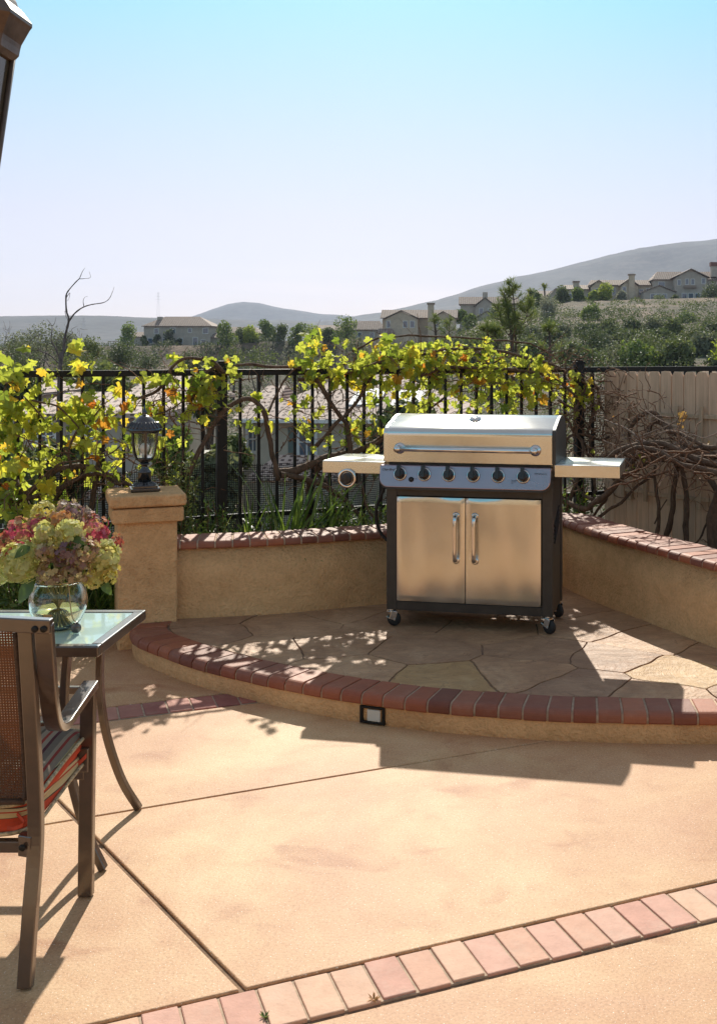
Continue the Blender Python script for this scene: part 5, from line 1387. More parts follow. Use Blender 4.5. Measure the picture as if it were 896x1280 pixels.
# gabled house in the centre
h = House('gabled_house', 'tan gabled two-storey house with tall side chimney beyond the vine in the centre', 521, 427, 250, 'wall_tan')
q = 250/F
h.block(-8.2, 8.8, 2.5, 10, -2, 5.6, 7.6, 'x', 0)
h.block(-7.4, 0.2, 0, 3, -2, 5.4, 7.3, 'y', 0, 'y', .4); h.block(3.3, 8.7, 0.6, 3, -2, 5.4, 7.1, 'y', 0, 'y', .4)
h.box('chimney', (2.5, .1, -2), (3.9, 1.3, 8.6), h.wall, h.rf); h.box('chimney_cap', (2.3, -.1, 8.6), (4.1, 1.5, 9.0), M['fascia'], h.rf)
for x, z, w_, hh, y in ((-2.7, 4.0, .9, 1.4, 0), (-1.1, 4.0, .9, 1.4, 0), (4.9, 4.0, .9, 1.3, .6), (6.2, 4.0, .9, 1.3, .6), (-6.6, 4.0, .7, 1.4, 0), (-6.3, .8, 1.0, 1.2, 0)): h.win(x, z, w_, hh, y, False)
h.block(-8.9, -5.5, -1.5, 0, -2, 2.0, 3.0, 'x', .4, None, .3)
h = House('small_house', 'small grey-roofed house seen left of the gabled house', 456, 424, 290, 'wall_grey'); h.block(-5.5, 4.6, 0, 8, -2, 2.6, 5.0, 'x', 1.5); h.win(-1.4, 1.2, .9, 1.1, 0, False); h.win(2, 1.2, .9, 1.1, 0, False)
h = House('low_roofed_house', 'low brown roof peeping between the trees of the far row', 412, 424, 300, 'wall_tan'); h.block(-5, 4.2, 0, 8, -2, 2.3, 4.0, 'x', 2); h.win(0, 1.2, 1, 1, 0, False)
h = House('low_roofed_house', 'pale tiled roof hidden behind the left half of the far tree row', 296, 430, 302, 'wall_cream'); h.block(-6, 6, 0, 8, -2, 3.0, 4.9, 'x', 2); h.win(0, 1.2, 1, 1, 0, False)
# ridge houses on the right
k3 = 300/F
h = House('ridge_house', 'brown two-storey house with steep gable on the ridge left of the pine', 611, 402, 300, 'wall_grey')
h.block(-8, 8, 2.5, 10, -3, 5.0, 7.2, 'x', 0); h.block(-3.8, 1.5, 0, 3, -3, 4.4, 6.8, 'y', 0, 'y', .5); h.box('chimney', (-1.8, 4, 6), (-.4, 5.2, 8.4), h.wall, h.rf); h.block(-3, 1.8, -2, 0, -3, 1.4, 3.0, 'y', 0, 'y', .4)
for x, z in ((-2.2, 3.0), (.2, 3.0), (3, 3.2), (5.5, 3.2)): h.win(x, z, .9, 1.3, 0 if x < 1.5 else 2.5, False)
h = House('ridge_house', 'dark-roofed house half hidden by palms on the ridge', 686, 382, 305, 'wall_grey'); h.block(-6, 5.5, 0, 8, -3, 2.6, 4.4, 'x', 1); h.block(-.5, 4, -1.5, 0, -3, 2.8, 4.9, 'y', 0, 'y', .4); h.win(-3, 1.6, 1, 1.2, 0, False); h.win(1.7, 1.6, 1, 1.2, -1.5, False)
h = House('ridge_house', 'cream house with round tiled turret chimney on the ridge', 726, 381, 302, 'wall_cream'); h.block(-5, 5.5, 0, 8, -3, 4.4, 5.8, 'x', 1); h.box('chimney', (-2, 2, 5), (-.4, 4, 6.4), h.wall, h.rf); h.box('chimney_cap', (-2.2, 1.8, 6.4), (-.2, 4.2, 6.8), M['tile_far'], h.rf)
for x in (-3.2, -1.2, 2.2): h.win(x, 2.2, 1, 1.8, 0, False)
h = House('ridge_house', 'tan ridge house with broad gable and tall tapered chimney', 781, 378, 298, 'wall_tan')
h.block(-9.3, 9, 3, 10, -3, 5.0, 6.6, 'x', 1); h.block(-9.3, -5.4, 0, 4, -3, 4.7, 6.2, 'y', 0, 'y', .5); h.block(-1.2, 3.6, .5, 4, -3, 4.7, 6.7, 'y', 0, 'y', .5)
h.box('chimney', (1.0, -.1, -3), (2.6, .9, 7.9), h.wall, h.rf); h.box('chimney_cap', (.75, -.3, 7.5), (2.85, 1.1, 7.8), M['fascia'], h.rf)
for x, z, w_, hh, y in ((-7.4, 3.0, 1.9, 1.5, 0), (-3.2, 3.2, 1.6, 1.8, 3), (-.2, 3.3, .8, 1.9, .5), (4.8, 3.0, 1.0, 1.5, 3), (7.0, 3.2, 1.4, 1.6, 3), (5.2, .8, .9, 1.8, 3)): h.win(x, z, w_, hh, y, w_ > 1.5)
h = House('ridge_house', 'largest ridge house with wide gable, brick-topped chimney and arched ground-floor doors at right', 862, 377, 294, 'wall_grey')
h.block(-9.3, 16, 3.5, 12, -3, 6.3, 8.7, 'x', 2); h.block(-4.2, 4.6, 0, 5, -3, 6.6, 9.0, 'y', 0, 'y', .7); h.block(-13, -4.6, -2.5, 3, -3, 2.6, 4.4, 'y', 0, 'y', .5); h.block(5.0, 16, -1.5, 3, -3, 2.6, 4.6, 'x', 2)
h.box('chimney', (6.4, 3, 7), (8.2, 4.6, 9.9), h.wall, h.rf); h.box('chimney_pot', (6.2, 2.8, 9.9), (8.4, 4.8, 11.0), m_simple('chimney_brick', (.20, .09, .07), .9), h.rf)
for x, z, w_, hh, y in ((-10.6, 1.0, 1.1, 1.8, -2.5), (-9.0, 1.0, 1.1, 1.8, -2.5), (-7.4, 1.0, 1.1, 1.8, -2.5), (-7.2, 4.7, 1.6, 1.6, 3.5), (-.9, 5.4, .8, 1.4, 0), (.7, 5.4, .8, 1.4, 0), (-3.0, 5.2, .8, 1.3, 0), (3.6, 5.6, .8, 1.4, 0), (9.5, 5.4, 1.2, 1.4, 3.5), (-1.6, 1.1, 1.2, 2.2, 0), (.2, 1.1, 1.2, 2.2, 0), (2.0, 1.1, 1.2, 2.2, 0), (8, 1, 1.2, 1.4, -1.5)): h.win(x, z, w_, hh, y, False)
mb = MB()
for s_ in (-1.8, 1.2): mb.span((s_-.2, -.7, 3.6), (s_+2.0 if s_ < 0 else s_+.2, -.05, 3.75))
h.box('balcony', (-1.8, -.8, 3.7), (1.6, -.05, 4.4), M['fascia'])
rw_ = thing('retaining_wall', 'low wall along the ridge in front of the right-hand houses', 'wall', (P(800, 380, 286).x, 286, P(800, 383, 286).z-1.2)); mb = MB(); mb.span((-20, 0, 0), (30, .4, 2.0)); mb.build('wall_face', M['wall_grey'], rw_)
# near neighbours below the bank
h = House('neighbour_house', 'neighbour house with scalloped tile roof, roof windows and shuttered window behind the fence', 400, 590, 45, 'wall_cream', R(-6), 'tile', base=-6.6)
ez = 5.45
h.block(-2.75, 5.2, 0, 9, 0, ez, ez+1.75, 'x', 3.4); h.block(-3.7, -2.75, 1.2, 8, 0, ez-.1, ez+1.2, 'x', .4, None, .35)
h.win(-.55, ez-1.0, .62, 1.1, 0); MB().span((-1.35, -.05, ez-1.6), (-1.0, -.004, ez-.4)).build('shutter', m_shut, h.t); h.win(-3.25, ez-1.0, .35, 1.0, 1.2)
h.win(2.6, ez-1.2, .9, 1.1, 0)
h.block(-2.0, 1.6, -2.0, 0, 0, 3.3, 4.0, 'x', .8, None, .3)
h.box('gutter', (-3.2, -.64, ez-.18), (5.7, -.5, ez-.02), mtrim)
for x0, z0 in ((1.0, .35), (2.8, .12)):
    mb = MB(); sl3 = 1.75/5.0
    y0, y1 = .5+z0*1.0, 2.3+z0; mb.add([(x0, y0, ez+(y0+.5)*sl3+.06), (x0+1.3, y0, ez+(y0+.5)*sl3+.06), (x0+1.3, y1, ez+(y1+.5)*sl3+.06), (x0, y1, ez+(y1+.5)*sl3+.06), (x0, y0, ez+(y0+.5)*sl3+.01), (x0+1.3, y0, ez+(y0+.5)*sl3+.01), (x0+1.3, y1, ez+(y1+.5)*sl3+.01), (x0, y1, ez+(y1+.5)*sl3+.01)], [(0, 1, 2, 3), (7, 6, 5, 4), (0, 4, 5, 1), (1, 5, 6, 2), (2, 6, 7, 3), (3, 7, 4, 0)]); mb.build('roof_window', m_simple('skylight', (.42, .46, .50), .6, spec=.3), h.t)
h = House('neighbour_house', 'grey neighbour house with tiled roof seen through the left vine', 98, 580, 40, 'wall_grey', R(3), 'tile', base=-5.6)
h.block(-1.75, 2.6, 0, 7, 0, 4.95, 5.6, 'x', .8); h.win(-1.15, 4.1, .5, .9, 0); h.win(.6, 4.0, .5, .9, 0); h.block(-2.2, 1.8, -1.6, 0, 0, 2.2, 2.9, 'x', .6, None, .3)
h = House('neighbour_house', 'farther neighbour house with brown tile roof behind the pillar lamp', 196, 540, 60, 'wall_tan', 0, 'tile', base=-7.0)
h.block(-1.9, 1.7, 0, 9, 0, 5.9, 7.2, 'x', .9); h.win(.9, 4.6, .8, 1.1, 0)
h = House('neighbour_house', 'plain grey neighbour wall at the far left behind the vine leaves', 22, 560, 75, 'wall_grey', 0, 'tile', base=-7.5)
h.block(-2.0, 1.6, 0, 9, 0, 6.3, 7.0, 'x', .9); h.win(.2, 5.0, .8, 1.0, 0)
# pylons on the far hills
for x, yb, yt, Z, lb in ((198, 395, 365, 2300, 'tall thin transmission pylon between lone house and conical hill'), (105, 425, 396, 2000, 'transmission pylon on the low left ridge')):
    p = P(x, yb, Z); H = (yb-yt)/F*Z+12; t = thing('transmission_pylon', lb, 'pylon', (p.x, p.y, p.z-12)); mb = MB()
    for a in (-1, 1):
        for b_ in (-1, 1): mb.tube([(a*3, b_*3, 0), (a*.6, b_*.6, H)], .09, 4)
    for k in range(3): mb.box((0, 0, H*(.75+.1*k)), (13-3*k, .25, .25))
    mb.build('lattice', m_simple('galvanised', (.2, .2, .22), .6), t)
# ------------------------------------------------------------------ grapevines
def vpt(x, y, off): return fence_pt(x, y, off)
def cane(mb, pts, r0, r1, off=.03, kind='f', n=5, seg=7, wob=.006, o1=None):
    o1 = off if o1 is None else o1; L = len(pts)
    f_ = vpt if kind == 'f' else wood_pt
    P3 = [f_(x, y, lerp(off, o1, i/(L-1))+random.uniform(-.012, .012)) for i, (x, y) in enumerate(pts)]
    cp = catmull(P3, n); m_ = len(cp); out = []
    for i, p in enumerate(cp):
        out.append(p+Vector((noise.noise(p*9), noise.noise(p*9+Vector((5, 5, 5))), noise.noise(p*9+Vector((9, 1, 4)))))*wob*2)
    mb.tube(out, [lerp(r0, r1, i/(m_-1))*(1+.28*noise.noise(out[i]*22)) for i in range(m_)], seg)
    return out
def twigs(mb, boxes, n, r=.0028, kind='f', L=(.10, .32), off=(-.08, .14), seed=1, curl=.5):
    r_ = random.Random(seed); f_ = vpt if kind == 'f' else wood_pt; ends = []
    for _ in range(n):
        b_ = r_.choice(boxes); x = r_.uniform(b_[0], b_[2]); y = r_.uniform(b_[1], b_[3]); p = f_(x, y, r_.uniform(*off))
        d = Vector((r_.gauss(0, 1), r_.gauss(0, .6), r_.gauss(.1, .8))).normalized(); l_ = r_.uniform(*L); pts = [p]; k = 7
        for i in range(k):
            d = (d+Vector((r_.gauss(0, curl*.5), r_.gauss(0, curl*.4), r_.gauss(0, curl*.5)-.03))).normalized(); pts.append(pts[-1]+d*l_/k)
        rr = r*r_.uniform(.7, 1.5); mb.tube(pts, [rr*(1-.65*i/k) for i in range(k+1)], 4); ends.append(pts)
    return ends
# grape leaf: five lobes with a slightly folded blade
ol = [(0, 1.0), (14, .80), (26, .64), (42, .84), (50, .88), (60, .70), (76, .54), (94, .68), (104, .72), (118, .56), (145, .50), (165, .36), (176, .12)]
out = [(a, r_) for a, r_ in ol]+[(-a, r_) for a, r_ in reversed(ol[1:])]
LV = [(0, 0, 0)]
for a, r_ in out:
    x, y = math.sin(R(a))*r_, math.cos(R(a))*r_
    LV.append((x*.62, y*.62, abs(x)*.16-.22*max(0, y)**2+.05*math.sin(R(a*5))))
LV = np.array(LV); nL = len(out); LF = np.array([(0, 1+(i+1) % nL, 1+i) for i in range(nL)])
SUNV = np.array((sd.x, sd.y, sd.z))
def leaves(name, clusters, parent, m_, seed, lsz=1.0, size=(.046, .098), kind='f', doff=(-.10, .16)):
    """clusters: (cx, cy, rx, ry, n) measured on the fence plane"""
    r_ = np.random.default_rng(seed); C = []; f_ = vpt if kind == 'f' else wood_pt
    for cx, cy, rx, ry, n in clusters:
        k = 0; n = int((1.0 if cx < 170 else 1.5 if cx > 440 else 1.2)*n*(.72 if (280 < cx < 520 and 462 <= cy < 535) else .62 if cy > 500 and cx > 60 else .86))
        cl = [(r_.normal(), r_.normal()) for _ in range(max(3, n//7))]
        while k < n:
            q = cl[r_.integers(len(cl))]; u = q[0]*.5+r_.normal()*.34; v_ = q[1]*.5+r_.normal()*.34
            if u*u+v_*v_ > 1.5: continue
            C.append(tuple(f_(cx+u*rx, cy+v_*ry, r_.uniform(*doff)))); k += 1
    C = np.array(C); n = len(C)
    nr = r_.normal(size=(n, 3))*np.array((.75, .8, .5))+np.array((0, .55, .45))*np.where(r_.random(n) < .65, 1, -1)[:, None]
    tip = r_.normal(size=(n, 3))*.55+np.array((0, -.15, -1.0))
    S = r_.uniform(*size, n)*r_.choice([.7, 1, 1, 1.15], n)*(lsz if kind == 'f' else 1)
    Vv, Ff = scatter(LV, LF, C, basis(nr, tip), S)
    o = np_mesh(name, Vv-np.array(tuple(parent.location)), Ff, m_, parent)
    # petioles
    mb = MB(); B = basis(nr, tip)
    for i in range(0, n, 2):
        a = Vector(C[i]); b_ = a-Vector(B[i][:, 1])*S[i]*.9+Vector((random.uniform(-.02, .02), 0, .02)); mb.add([a, a+Vector((.0018, 0, 0)), b_+Vector((.0018, 0, 0)), b_], [(0, 1, 2, 3)])
    return o, mb

def grape(label, loc, canes_, twig_boxes, ntw, clusters, seed, leaf=True):
    t = thing('grapevine', label, 'grapevine', loc)
    mb = MB()
    for c in canes_: cane(mb, *c[:1], **c[1])
    mb.build('trunk', M['vine_bark'], t, world=True)
    mb = MB(); twigs(mb, twig_boxes, ntw, seed=seed)
    if leaf:
        o, pm = leaves('leaves', clusters, t, M['vine_leaf'], seed, 1.12 if seed == 3 else .95)
        mb.v_off = len(mb.v); mb.add(pm.v, pm.f)
    mb.build('canes', M['twig'], t, world=True)
    return t
z3 = lambda L, s=2.987, ox=0, oy=400: [(ox+a/s, oy+b/s) for a, b in L]
z6 = lambda L: z3(L, 3.733, 0, 460)
z7 = lambda L: z3(L, 3.585, 230, 460)
z4 = lambda L: z3(L, 3.319, 250, 400)
K = lambda r0, r1, **k: dict(r0=r0, r1=r1, **k)
left_canes = [
    (z6([(60, 640), (150, 560), (250, 480), (350, 455), (450, 470), (540, 520), (640, 560)]), K(.022, .013)),
    (z6([(0, 600), (120, 600), (260, 560), (380, 500), (480, 500), (560, 540)]), K(.016, .010, off=.06)),
    (z6([(250, 640), (300, 560), (400, 520), (520, 560), (600, 590)]), K(.013, .009, off=-.03)),
    (z6([(270, 590), (330, 480), (320, 380), (350, 300), (420, 240)]), K(.010, .006, off=.05)),
    (z6([(180, 640), (200, 540), (280, 440), (400, 420), (520, 390), (610, 300)]), K(.008, .004, off=.07)),
    (z6([(110, 130), (160, 180), (210, 240), (245, 290)]), K(.004, .006, off=.08)),
    (z6([(0, 560), (60, 640), (120, 700), (140, 760)]), K(.02, .022, off=.03)),
    ([(20, 600), (40, 640), (70, 690), (90, 740)], K(.018, .024, off=.03, o1=.1)),
    ([(128, 560), (120, 600), (110, 660), (100, 720)], K(.016, .02, off=-.03)),
    (z3([(500, 300), (600, 250), (640, 170), (700, 145), (770, 150), (810, 190), (860, 200)]), K(.009, .011, off=.05)),
    (z3([(575, 350), (650, 320), (740, 230), (800, 160)]), K(.005, .004, off=.07)),
    (z3([(120, 300), (230, 330), (300, 420), (330, 500)]), K(.006, .004, off=.08)),
]
grape('leafy yellow-green grapevine on the left end of the metal fence behind the pillar lamp', tuple(vpt(90, 690, 0)), left_canes,
      [(0, 470, 280, 640), (0, 560, 260, 660), (60, 540, 240, 620), (180, 470, 280, 540)], 260,
      [(18, 535, 34, 95, 120), (10, 600, 22, 60, 50), (45, 600, 36, 60, 55), (8, 480, 20, 40, 22), (62, 500, 24, 36, 26), (100, 490, 26, 36, 48), (112, 530, 32, 40, 50), (92, 562, 34, 44, 50), (142, 520, 26, 50, 46), (168, 500, 34, 30, 26), (150, 580, 40, 34, 34), (215, 540, 30, 50, 40), (235, 500, 34, 34, 40), (205, 470, 40, 16, 18), (262, 490, 22, 36, 26), (60, 640, 50, 40, 30), (100, 440, 14, 14, 9), (232, 455, 34, 14, 14), (220, 590, 24, 24, 12)], 3)
mid_canes = [
    (z4([(-50, 640), (-20, 560), (60, 420), (130, 345), (200, 330), (255, 380), (280, 480), (300, 580), (318, 660)]), K(.015, .017, off=.05)),
    (z4([(-60, 380), (0, 240), (60, 200), (100, 230), (150, 188), (250, 190), (330, 195), (430, 200)]), K(.008, .011, off=.05)),
    (z4([(0, 150), (50, 175), (100, 225), (140, 210)]), K(.008, .010, off=.07)),
    (z4([(420, 205), (470, 240), (520, 320), (560, 380), (600, 430), (612, 520), (610, 600)]), K(.014, .018, off=.04)),
    (z4([(270, 380), (320, 290), (370, 210), (420, 190)]), K(.008, .006, off=.06)),
    (z4([(480, 520), (560, 430), (640, 350), (700, 250), (760, 180)]), K(.014, .008, off=.02)),
    (z7([(400, 470), (470, 470), (560, 435), (640, 400), (740, 385), (840, 345), (900, 300)]), K(.030, .022, off=.0)),
    (z7([(430, 480), (520, 490), (610, 520), (700, 575), (780, 660), (830, 740)]), K(.020, .014, off=.03)),
    (z7([(560, 750), (572, 640), (570, 540), (600, 460), (640, 420)]), K(.030, .026, off=-.03)),
    (z7([(690, 740), (700, 640), (660, 540), (600, 470)]), K(.018, .014, off=-.05)),
    (z7([(600, 440), (680, 420), (800, 420), (900, 400)]), K(.018, .02, off=.06)),
    (z7([(780, 520), (790, 600), (840, 680), (896, 710)]), K(.009, .007, off=.10)),
    ([(440, 440), (470, 424), (510, 419), (560, 421), (610, 425), (660, 430), (690, 445)], K(.008, .006, off=.02)),
    ([(370, 475), (420, 468), (480, 452), (540, 440), (600, 436), (650, 446), (700, 462), (730, 480)], K(.013, .009, off=.04)),
    ([(520, 470), (560, 458), (620, 462), (680, 470), (720, 500)], K(.012, .010, off=.07)),
    ([(480, 560), (530, 520), (580, 480), (640, 440)], K(.010, .006, off=-.04)),
]
grape('leafy grapevine heaped over the top rail behind the grill, with thick twisted trunk', tuple(vpt(390, 660, 0)), mid_canes,
      [(370, 440, 740, 520), (470, 435, 740, 480), (350, 540, 490, 620), (280, 470, 480, 560), (600, 460, 740, 530), (400, 440, 730, 480)], 480,
      [(398, 448, 30, 30, 62), (385, 470, 30, 26, 34), (430, 462, 34, 30, 60), (462, 470, 30, 36, 62), (490, 450, 34, 28, 66), (530, 447, 34, 24, 66), (565, 452, 30, 28, 62), (600, 455, 34, 28, 62), (640, 462, 34, 26, 58), (672, 470, 30, 26, 46), (718, 480, 26, 22, 34), (705, 505, 26, 26, 26), (540, 490, 60, 24, 66), (620, 495, 60, 18, 46), (362, 512, 12, 30, 12), (384, 520, 14, 34, 18), (402, 530, 10, 26, 10), (318, 520, 16, 22, 9), (292, 500, 18, 40, 18), (420, 545, 26, 22, 14), (282, 450, 20, 14, 8), (330, 500, 20, 20, 5), (450, 520, 30, 24, 24), (458, 560, 16, 12, 6), (690, 530, 30, 14, 8)], 5)

# bare vine on the right
t = thing('bare_vine', 'leafless old vine with thick twisted brown trunks in front of the board fence', 'vine', tuple(wood_pt(850, 690, .4)))
zr_ = lambda L: z3(L, 4.571, 700, 450)
mb = MB(); kk = dict(kind='w')
for pts, r0, r1, off, o1 in (
    ([(-60, 790), (20, 815), (130, 845), (210, 810), (270, 750), (330, 690), (420, 625), (500, 575), (600, 560), (720, 570), (900, 590)], .022, .026, .40, .35),
    ([(150, 960), (240, 888), (330, 830), (400, 755), (450, 705), (540, 662)], .012, .010, .30, .26),
    ([(540, 600), (545, 680), (555, 790), (560, 900), (535, 1025)], .010, .014, .28, .28),
    ([(660, 580), (650, 700), (640, 860), (598, 1040)], .016, .020, .25, .2),
    ([(670, 560), (700, 660), (722, 800), (720, 920), (712, 1075)], .017, .020, .26, .2),
    ([(800, 600), (850, 680), (900, 760), (930, 800)], .020, .024, .35, .35),
    ([(385, 450), (400, 390), (440, 335), (520, 290), (570, 330), (600, 390), (640, 450)], .014, .016, .22, .28),
    ([(500, 420), (520, 370), (560, 350), (640, 400), (700, 480), (800, 530), (960, 560)], .014, .020, .20, .3),
    ([(300, 680), (380, 590), (480, 520), (600, 500), (740, 540), (880, 560)], .024, .028, .34, .32),
    ([(200, 560), (300, 530), (430, 520), (560, 480), (700, 500), (900, 500)], .010, .012, .38, .30),
    ([(930, 700), (890, 860), (868, 980), (880, 1150)], .040, .046, .42, .42),
    ([(960, 720), (930, 880), (905, 1000), (930, 1180)], .040, .05, .36, .42),
    ([(740, 1080), (800, 1000), (850, 900), (880, 840)], .006, .008, .36, .42),
    ([(180, 640), (280, 560), (380, 500), (520, 470), (640, 500), (760, 560), (900, 600)], .016, .020, .75, .6),
    ([(330, 560), (420, 500), (560, 520), (680, 590), (800, 620), (900, 640)], .014, .018, .9, .7), ([(600, 400), (700, 430), (800, 480), (900, 500)], .012, .014, .4, .5),
    ([(530, 930), (560, 880), (610, 800)], .006, .004, .3, .3), ([(60, 680), (120, 760), (190, 800)], .008, .012, .3, .35),
    ([(170, 930), (210, 860), (260, 800), (250, 720)], .010, .012, .28, .3)):
    cane(mb, zr_(pts), r0, r1, off, 'w', 5, 9, .008, o1)
mb.build('trunk', M['vine_bark'], t, world=True)
mb = MB()
for pts, r0, r1, off, o1 in (
    ([(250, 345), (340, 375), (400, 405), (450, 440), (520, 495), (600, 520), (680, 560), (800, 585), (930, 600)], .0065, .010, .5, .5),
    ([(250, 455), (310, 490), (330, 530), (380, 575)], .006, .005, .5, .5), ([(480, 290), (540, 330), (600, 360), (680, 380)], .004, .003, .45, .5),
    ([(450, 440), (520, 410), (600, 380), (660, 345)], .005, .003, .5, .5), ([(560, 490), (660, 480), (740, 430), (820, 440), (930, 410)], .006, .003, .5, .5),
    ([(300, 500), (420, 470), (520, 430), (640, 400), (740, 420)], .005, .004, .45, .45), ([(560, 215), (600, 250), (640, 300)], .003, .002, .3, .3),
    ([(640, 500), (760, 545), (860, 540), (960, 560)], .007, .007, .5, .48)):
    cane(mb, zr_(pts), r0, r1, off, 'w', 5, 6, .006, o1)
b_ = zr_([(240, 330), (780, 600)]); twigs(mb, [(b_[0][0], b_[0][1], b_[1][0], b_[1][1]), (780, 550, 896, 592), (800, 540, 860, 575)], 60, .0032, 'w', (.08, .28), (.15, .55), 9, .6)
mb.build('pale_canes', M['twig_pale'], t, world=True)
mb = MB(); twigs(mb, [(760, 540, 900, 600), (790, 555, 900, 595), (800, 520, 860, 570), (880, 590, 900, 690)], 80, .0035, 'w', (.06, .24), (.2, .5), 10, .6)
twigs(mb, [(765, 558, 900, 600)], 60, .0065, 'w', (.10, .34), (.5, 1.15), 17, .45)
mb.build('canes', M['twig'], t, world=True)
leaves('dry_leaves', [(845, 525, 14, 12, 14), (880, 545, 20, 18, 10), (800, 575, 20, 8, 5), (765, 525, 12, 8, 4)], t, M['dry_leaf'], 12, 1, (.02, .045), 'w', (.2, .5))
leaves('green_leaves', [(785, 585, 8, 6, 6), (802, 568, 6, 5, 3)], t, M['vine_leaf'], 13, 1, (.03, .045), 'w', (.35, .5))
# bare tangle on the metal fence right of the grill
t = thing('bare_vine', 'tangle of thin bare canes on the metal fence between the grill and the board fence', 'vine', tuple(vpt(725, 640, 0)))
mb = MB()
for pts, r0, r1 in (([(705, 640), (715, 600), (722, 560), (712, 520), (725, 480)], .016, .008), ([(735, 640), (738, 590), (730, 540), (745, 500), (735, 470)], .013, .007), ([(690, 560), (715, 540), (740, 550), (765, 540)], .012, .009), ([(700, 520), (720, 545), (735, 570), (760, 590)], .010, .007), ([(745, 480), (740, 500), (752, 520), (748, 550)], .007, .005), ([(695, 500), (730, 530), (742, 545)], .008, .005)):
    cane(mb, pts, r0, r1, .05, 'f', 5, 7, .015)
mb.build('trunk', M['vine_bark'], t, world=True)
mb = MB(); twigs(mb, [(695, 480, 765, 620), (705, 500, 760, 570), (730, 460, 770, 520)], 260, .0035, 'f', (.08, .3), (-.08, .16), 14, .7)
twigs(mb, [(715, 505, 800, 590), (740, 530, 800, 580)], 70, .0035, 'f', (.08, .22), (.15, .8), 16, .6)
twigs(mb, [(700, 480, 750, 570)], 50, .0035, 'f', (.10, .34), (.45, 1.05), 18, .6)
mb.build('canes', M['twig'], t, world=True)
leaves('leaves', [(718, 560, 18, 12, 5), (705, 640, 14, 14, 9), (730, 620, 14, 18, 8), (712, 585, 12, 8, 4)], t, M['vine_leaf'], 15, 1, (.03, .06))

# ------------------------------------------------------------------ grasses and herbs behind the wall
def grass(label, x, y, off, n, L, seed, lean=(0, 0), spread=.10, wd=.007, zb=.24, curve=1.0):
    L = L+(.14 if zb > .2 else 0)
    r_ = random.Random(seed); p = fence_pt(x, y, off); p.z = zb; t = thing('ornamental_grass', label, 'grass clump', tuple(p), 0, 'grass clumps behind the wall'); mb = MB()
    for _ in range(n):
        a = r_.uniform(0, 2*PI); o = Vector((math.cos(a), math.sin(a), 0))*r_.uniform(0, spread); l_ = L*r_.uniform(.45, 1.1); el = r_.uniform(.35, 1.0); a2 = r_.uniform(0, 2*PI)
        d = Vector((math.cos(a2)*(1-el)+lean[0], math.sin(a2)*(1-el)+lean[1], el)).normalized(); pts = []; q = o.copy(); k = 7
        for i in range(k+1):
            pts.append(q.copy()); d = (d+Vector((math.cos(a2), math.sin(a2), -1.0))*.10*curve*(1.3-el)).normalized(); q = q+d*l_/k
        sd2 = Vector((-math.sin(a2), math.cos(a2), 0)); vs = []
        for i, q in enumerate(pts): w2 = wd*math.sin(PI*(.12+.88*i/k))**.7+.0004; vs += [q-sd2*w2, q+Vector((0, 0, .002))-d.cross(sd2)*w2*.3, q+sd2*w2]
        mb.add(vs, [f for i in range(k) for f in ((i*3, i*3+1, i*3+4, i*3+3), (i*3+1, i*3+2, i*3+5, i*3+4))], True)
    o_ = mb.build('blades', M['grass_blade'], t); return t
grass('tall arching strap-leaved grass left of the grill, longest blades of all', 345, 660, .22, 60, .62, 31, (.25, 0), .10, .010)
grass('upright grass clump in front of the main fence post', 300, 660, .16, 46, .42, 32, (0, 0), .12, .006)
grass('dense grass clump just left of the grill side burner', 395, 660, .20, 60, .46, 33, (.1, 0), .14, .007)
grass('thin weedy grass clump right beside the grill cabinet', 445, 660, .18, 46, .34, 34, (0, 0), .12, .005)
grass('short grass clump at the left end of the low wall', 248, 665, .14, 36, .34, 35, (0, 0), .10, .005)
grass('dark strappy grass clump behind the hydrangeas and left of the pillar', 118, 700, .30, 90, .75, 36, (-.1, 0), .16, .010, .03)
grass('dark grass clump at the far left behind the bouquet', 40, 720, .25, 80, .70, 37, (.1, 0), .2, .009, .03)
grass('wispy grass clump between table vase and pillar', 92, 740, .45, 70, .55, 38, (.1, -.1), .14, .006, .03)
def herb(label, x, y, off, n, h, w_, seed, zb=.24, m_='herb_leaf', lf=.03, st=26):
    r_ = np.random.default_rng(seed); p = fence_pt(x, y, off); p.z = zb; h += .18 if zb > .2 else 0; t = thing('herb_shrub', label, 'shrub', tuple(p), 0, 'small shrubs behind the wall'); mb = MB(); C = []; D = []
    for k in range(st):
        a = r_.uniform(0, 2*PI); e = r_.uniform(.5, 1.0); o = Vector((math.cos(a)*w_*.3*r_.random(), math.sin(a)*w_*.25*r_.random(), 0)); en = o+Vector((math.cos(a)*w_*(1.1-e), math.sin(a)*w_*.7*(1.1-e), h*e*r_.uniform(.6, 1.1)))
        cp = catmull([o, o.lerp(en, .5)+Vector(r_.normal(size=3))*.02, en], 6); mb.tube(cp, .0022, 4)
        for q in cp[2:]:
            for _ in range(max(1, n//(st*11))): C.append(tuple(q+Vector(r_.normal(size=3))*.012)); D.append(tuple(r_.normal(size=3)+np.array((0, 0, .4))))
    mb.build('stems', M['twig'], t); C = np.array(C); S = r_.uniform(.6, 1.3, len(C))*lf
    V_, F_ = scatter(np.array([(0, 0, 0), (.2, .5, .05), (0, 1, -.05), (-.2, .5, .05)]), QF, C, basis(r_.normal(size=C.shape), np.array(D)), S); np_mesh('leaves', V_, F_, M[m_], t)
herb('small-leaved green shrub at the left end of the wire screen', 262, 660, .15, 1500, .26, .24, 41)
herb('small-leaved shrub under the arched cane in the wire screen middle', 325, 660, .12, 1500, .22, .26, 42)
herb('bushy small-leaved shrub below the side burner', 415, 662, .14, 1800, .26, .26, 43)
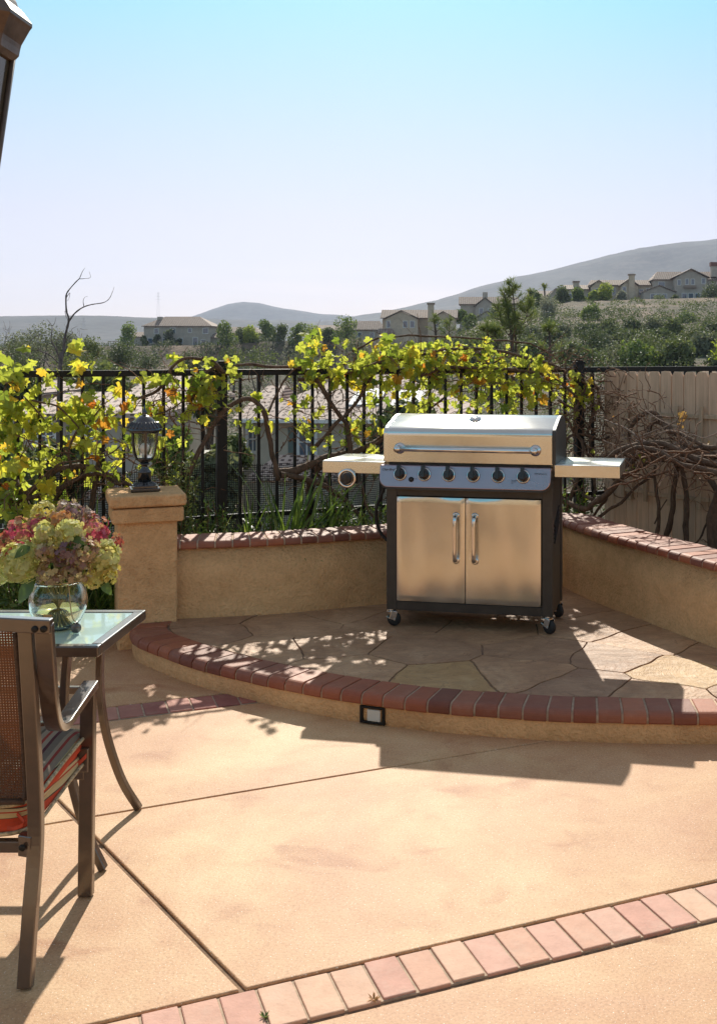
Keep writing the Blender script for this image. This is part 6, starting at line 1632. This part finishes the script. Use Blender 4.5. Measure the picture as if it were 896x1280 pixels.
herb('low green shrub hugging the grill cabinet on its left', 465, 662, .10, 1400, .22, .2, 44)
herb('grey-green shrub behind the pillar shaft and lamp', 215, 640, .05, 2000, .5, .3, 45, .35, 'fol_olive', .04)
herb('large dark shrub filling the gap under the left vine', 30, 700, .20, 3800, .75, .5, 46, .02, 'herb_leaf', .045, 44)
herb('dark shrub between the hydrangeas and the pillar', 118, 700, .10, 3200, .62, .38, 47, .02, 'herb_leaf', .04, 40)
herb('green shrub behind the right end of the grill in the wall corner', 712, 640, .12, 1400, .3, .22, 48)
# bright leafy ground below the fence, seen through the wire screen

for i, (x, y, lb) in enumerate(((467, 1250, 'tiny dry weed growing in the brick joint near the middle of the band'), (331, 1272, 'tiny green weed in the brick joint near the bottom edge of the photo'))):
    Z = EYE*F/(y-CY); r_ = random.Random(i+50); w_ = thing('weed', lb, 'weed', ((x-CX)/F*Z, Z, 0)); mb = MB()
    for k in range(26):
        a = r_.uniform(0, 2*PI); l_ = r_.uniform(.010, .030)*(1 if i == 0 else .7); d = Vector((math.cos(a), math.sin(a), r_.uniform(.15, .8))).normalized()
        s_ = Vector((-math.sin(a), math.cos(a), 0))*.0022; mb.add([Vector((0, 0, 0)), d*l_*.5+s_, d*l_, d*l_*.5-s_], [(0, 1, 2, 3)])
    mb.build('blades', M['dry_leaf'] if i == 0 else M['grass_blade'], w_)
# ------------------------------------------------------------------ air
HZ = 'haze'
me = MB(); me.span((-6500, -300, -28), (6500, 6800, 520))
mh = bpy.data.materials.new('haze'); mh.use_nodes = True; nt = mh.node_tree; nt.nodes.remove(nt.nodes['Principled BSDF'])
pv = nt.nodes.new('ShaderNodeVolumePrincipled'); pv.inputs['Color'].default_value = (.66, .76, 1.0, 1); pv.inputs['Density'].default_value = 1.0e-4; pv.inputs['Anisotropy'].default_value = .25
nt.links.new(pv.outputs[0], nt.nodes['Material Output'].inputs['Volume'])
hz = me.build(HZ, mh, kind='stuff'); hz['label'] = 'thin blue haze fading the far hills'; hz['category'] = 'haze'; hz.display_type = 'WIRE'
print('objects', len(bpy.data.objects))
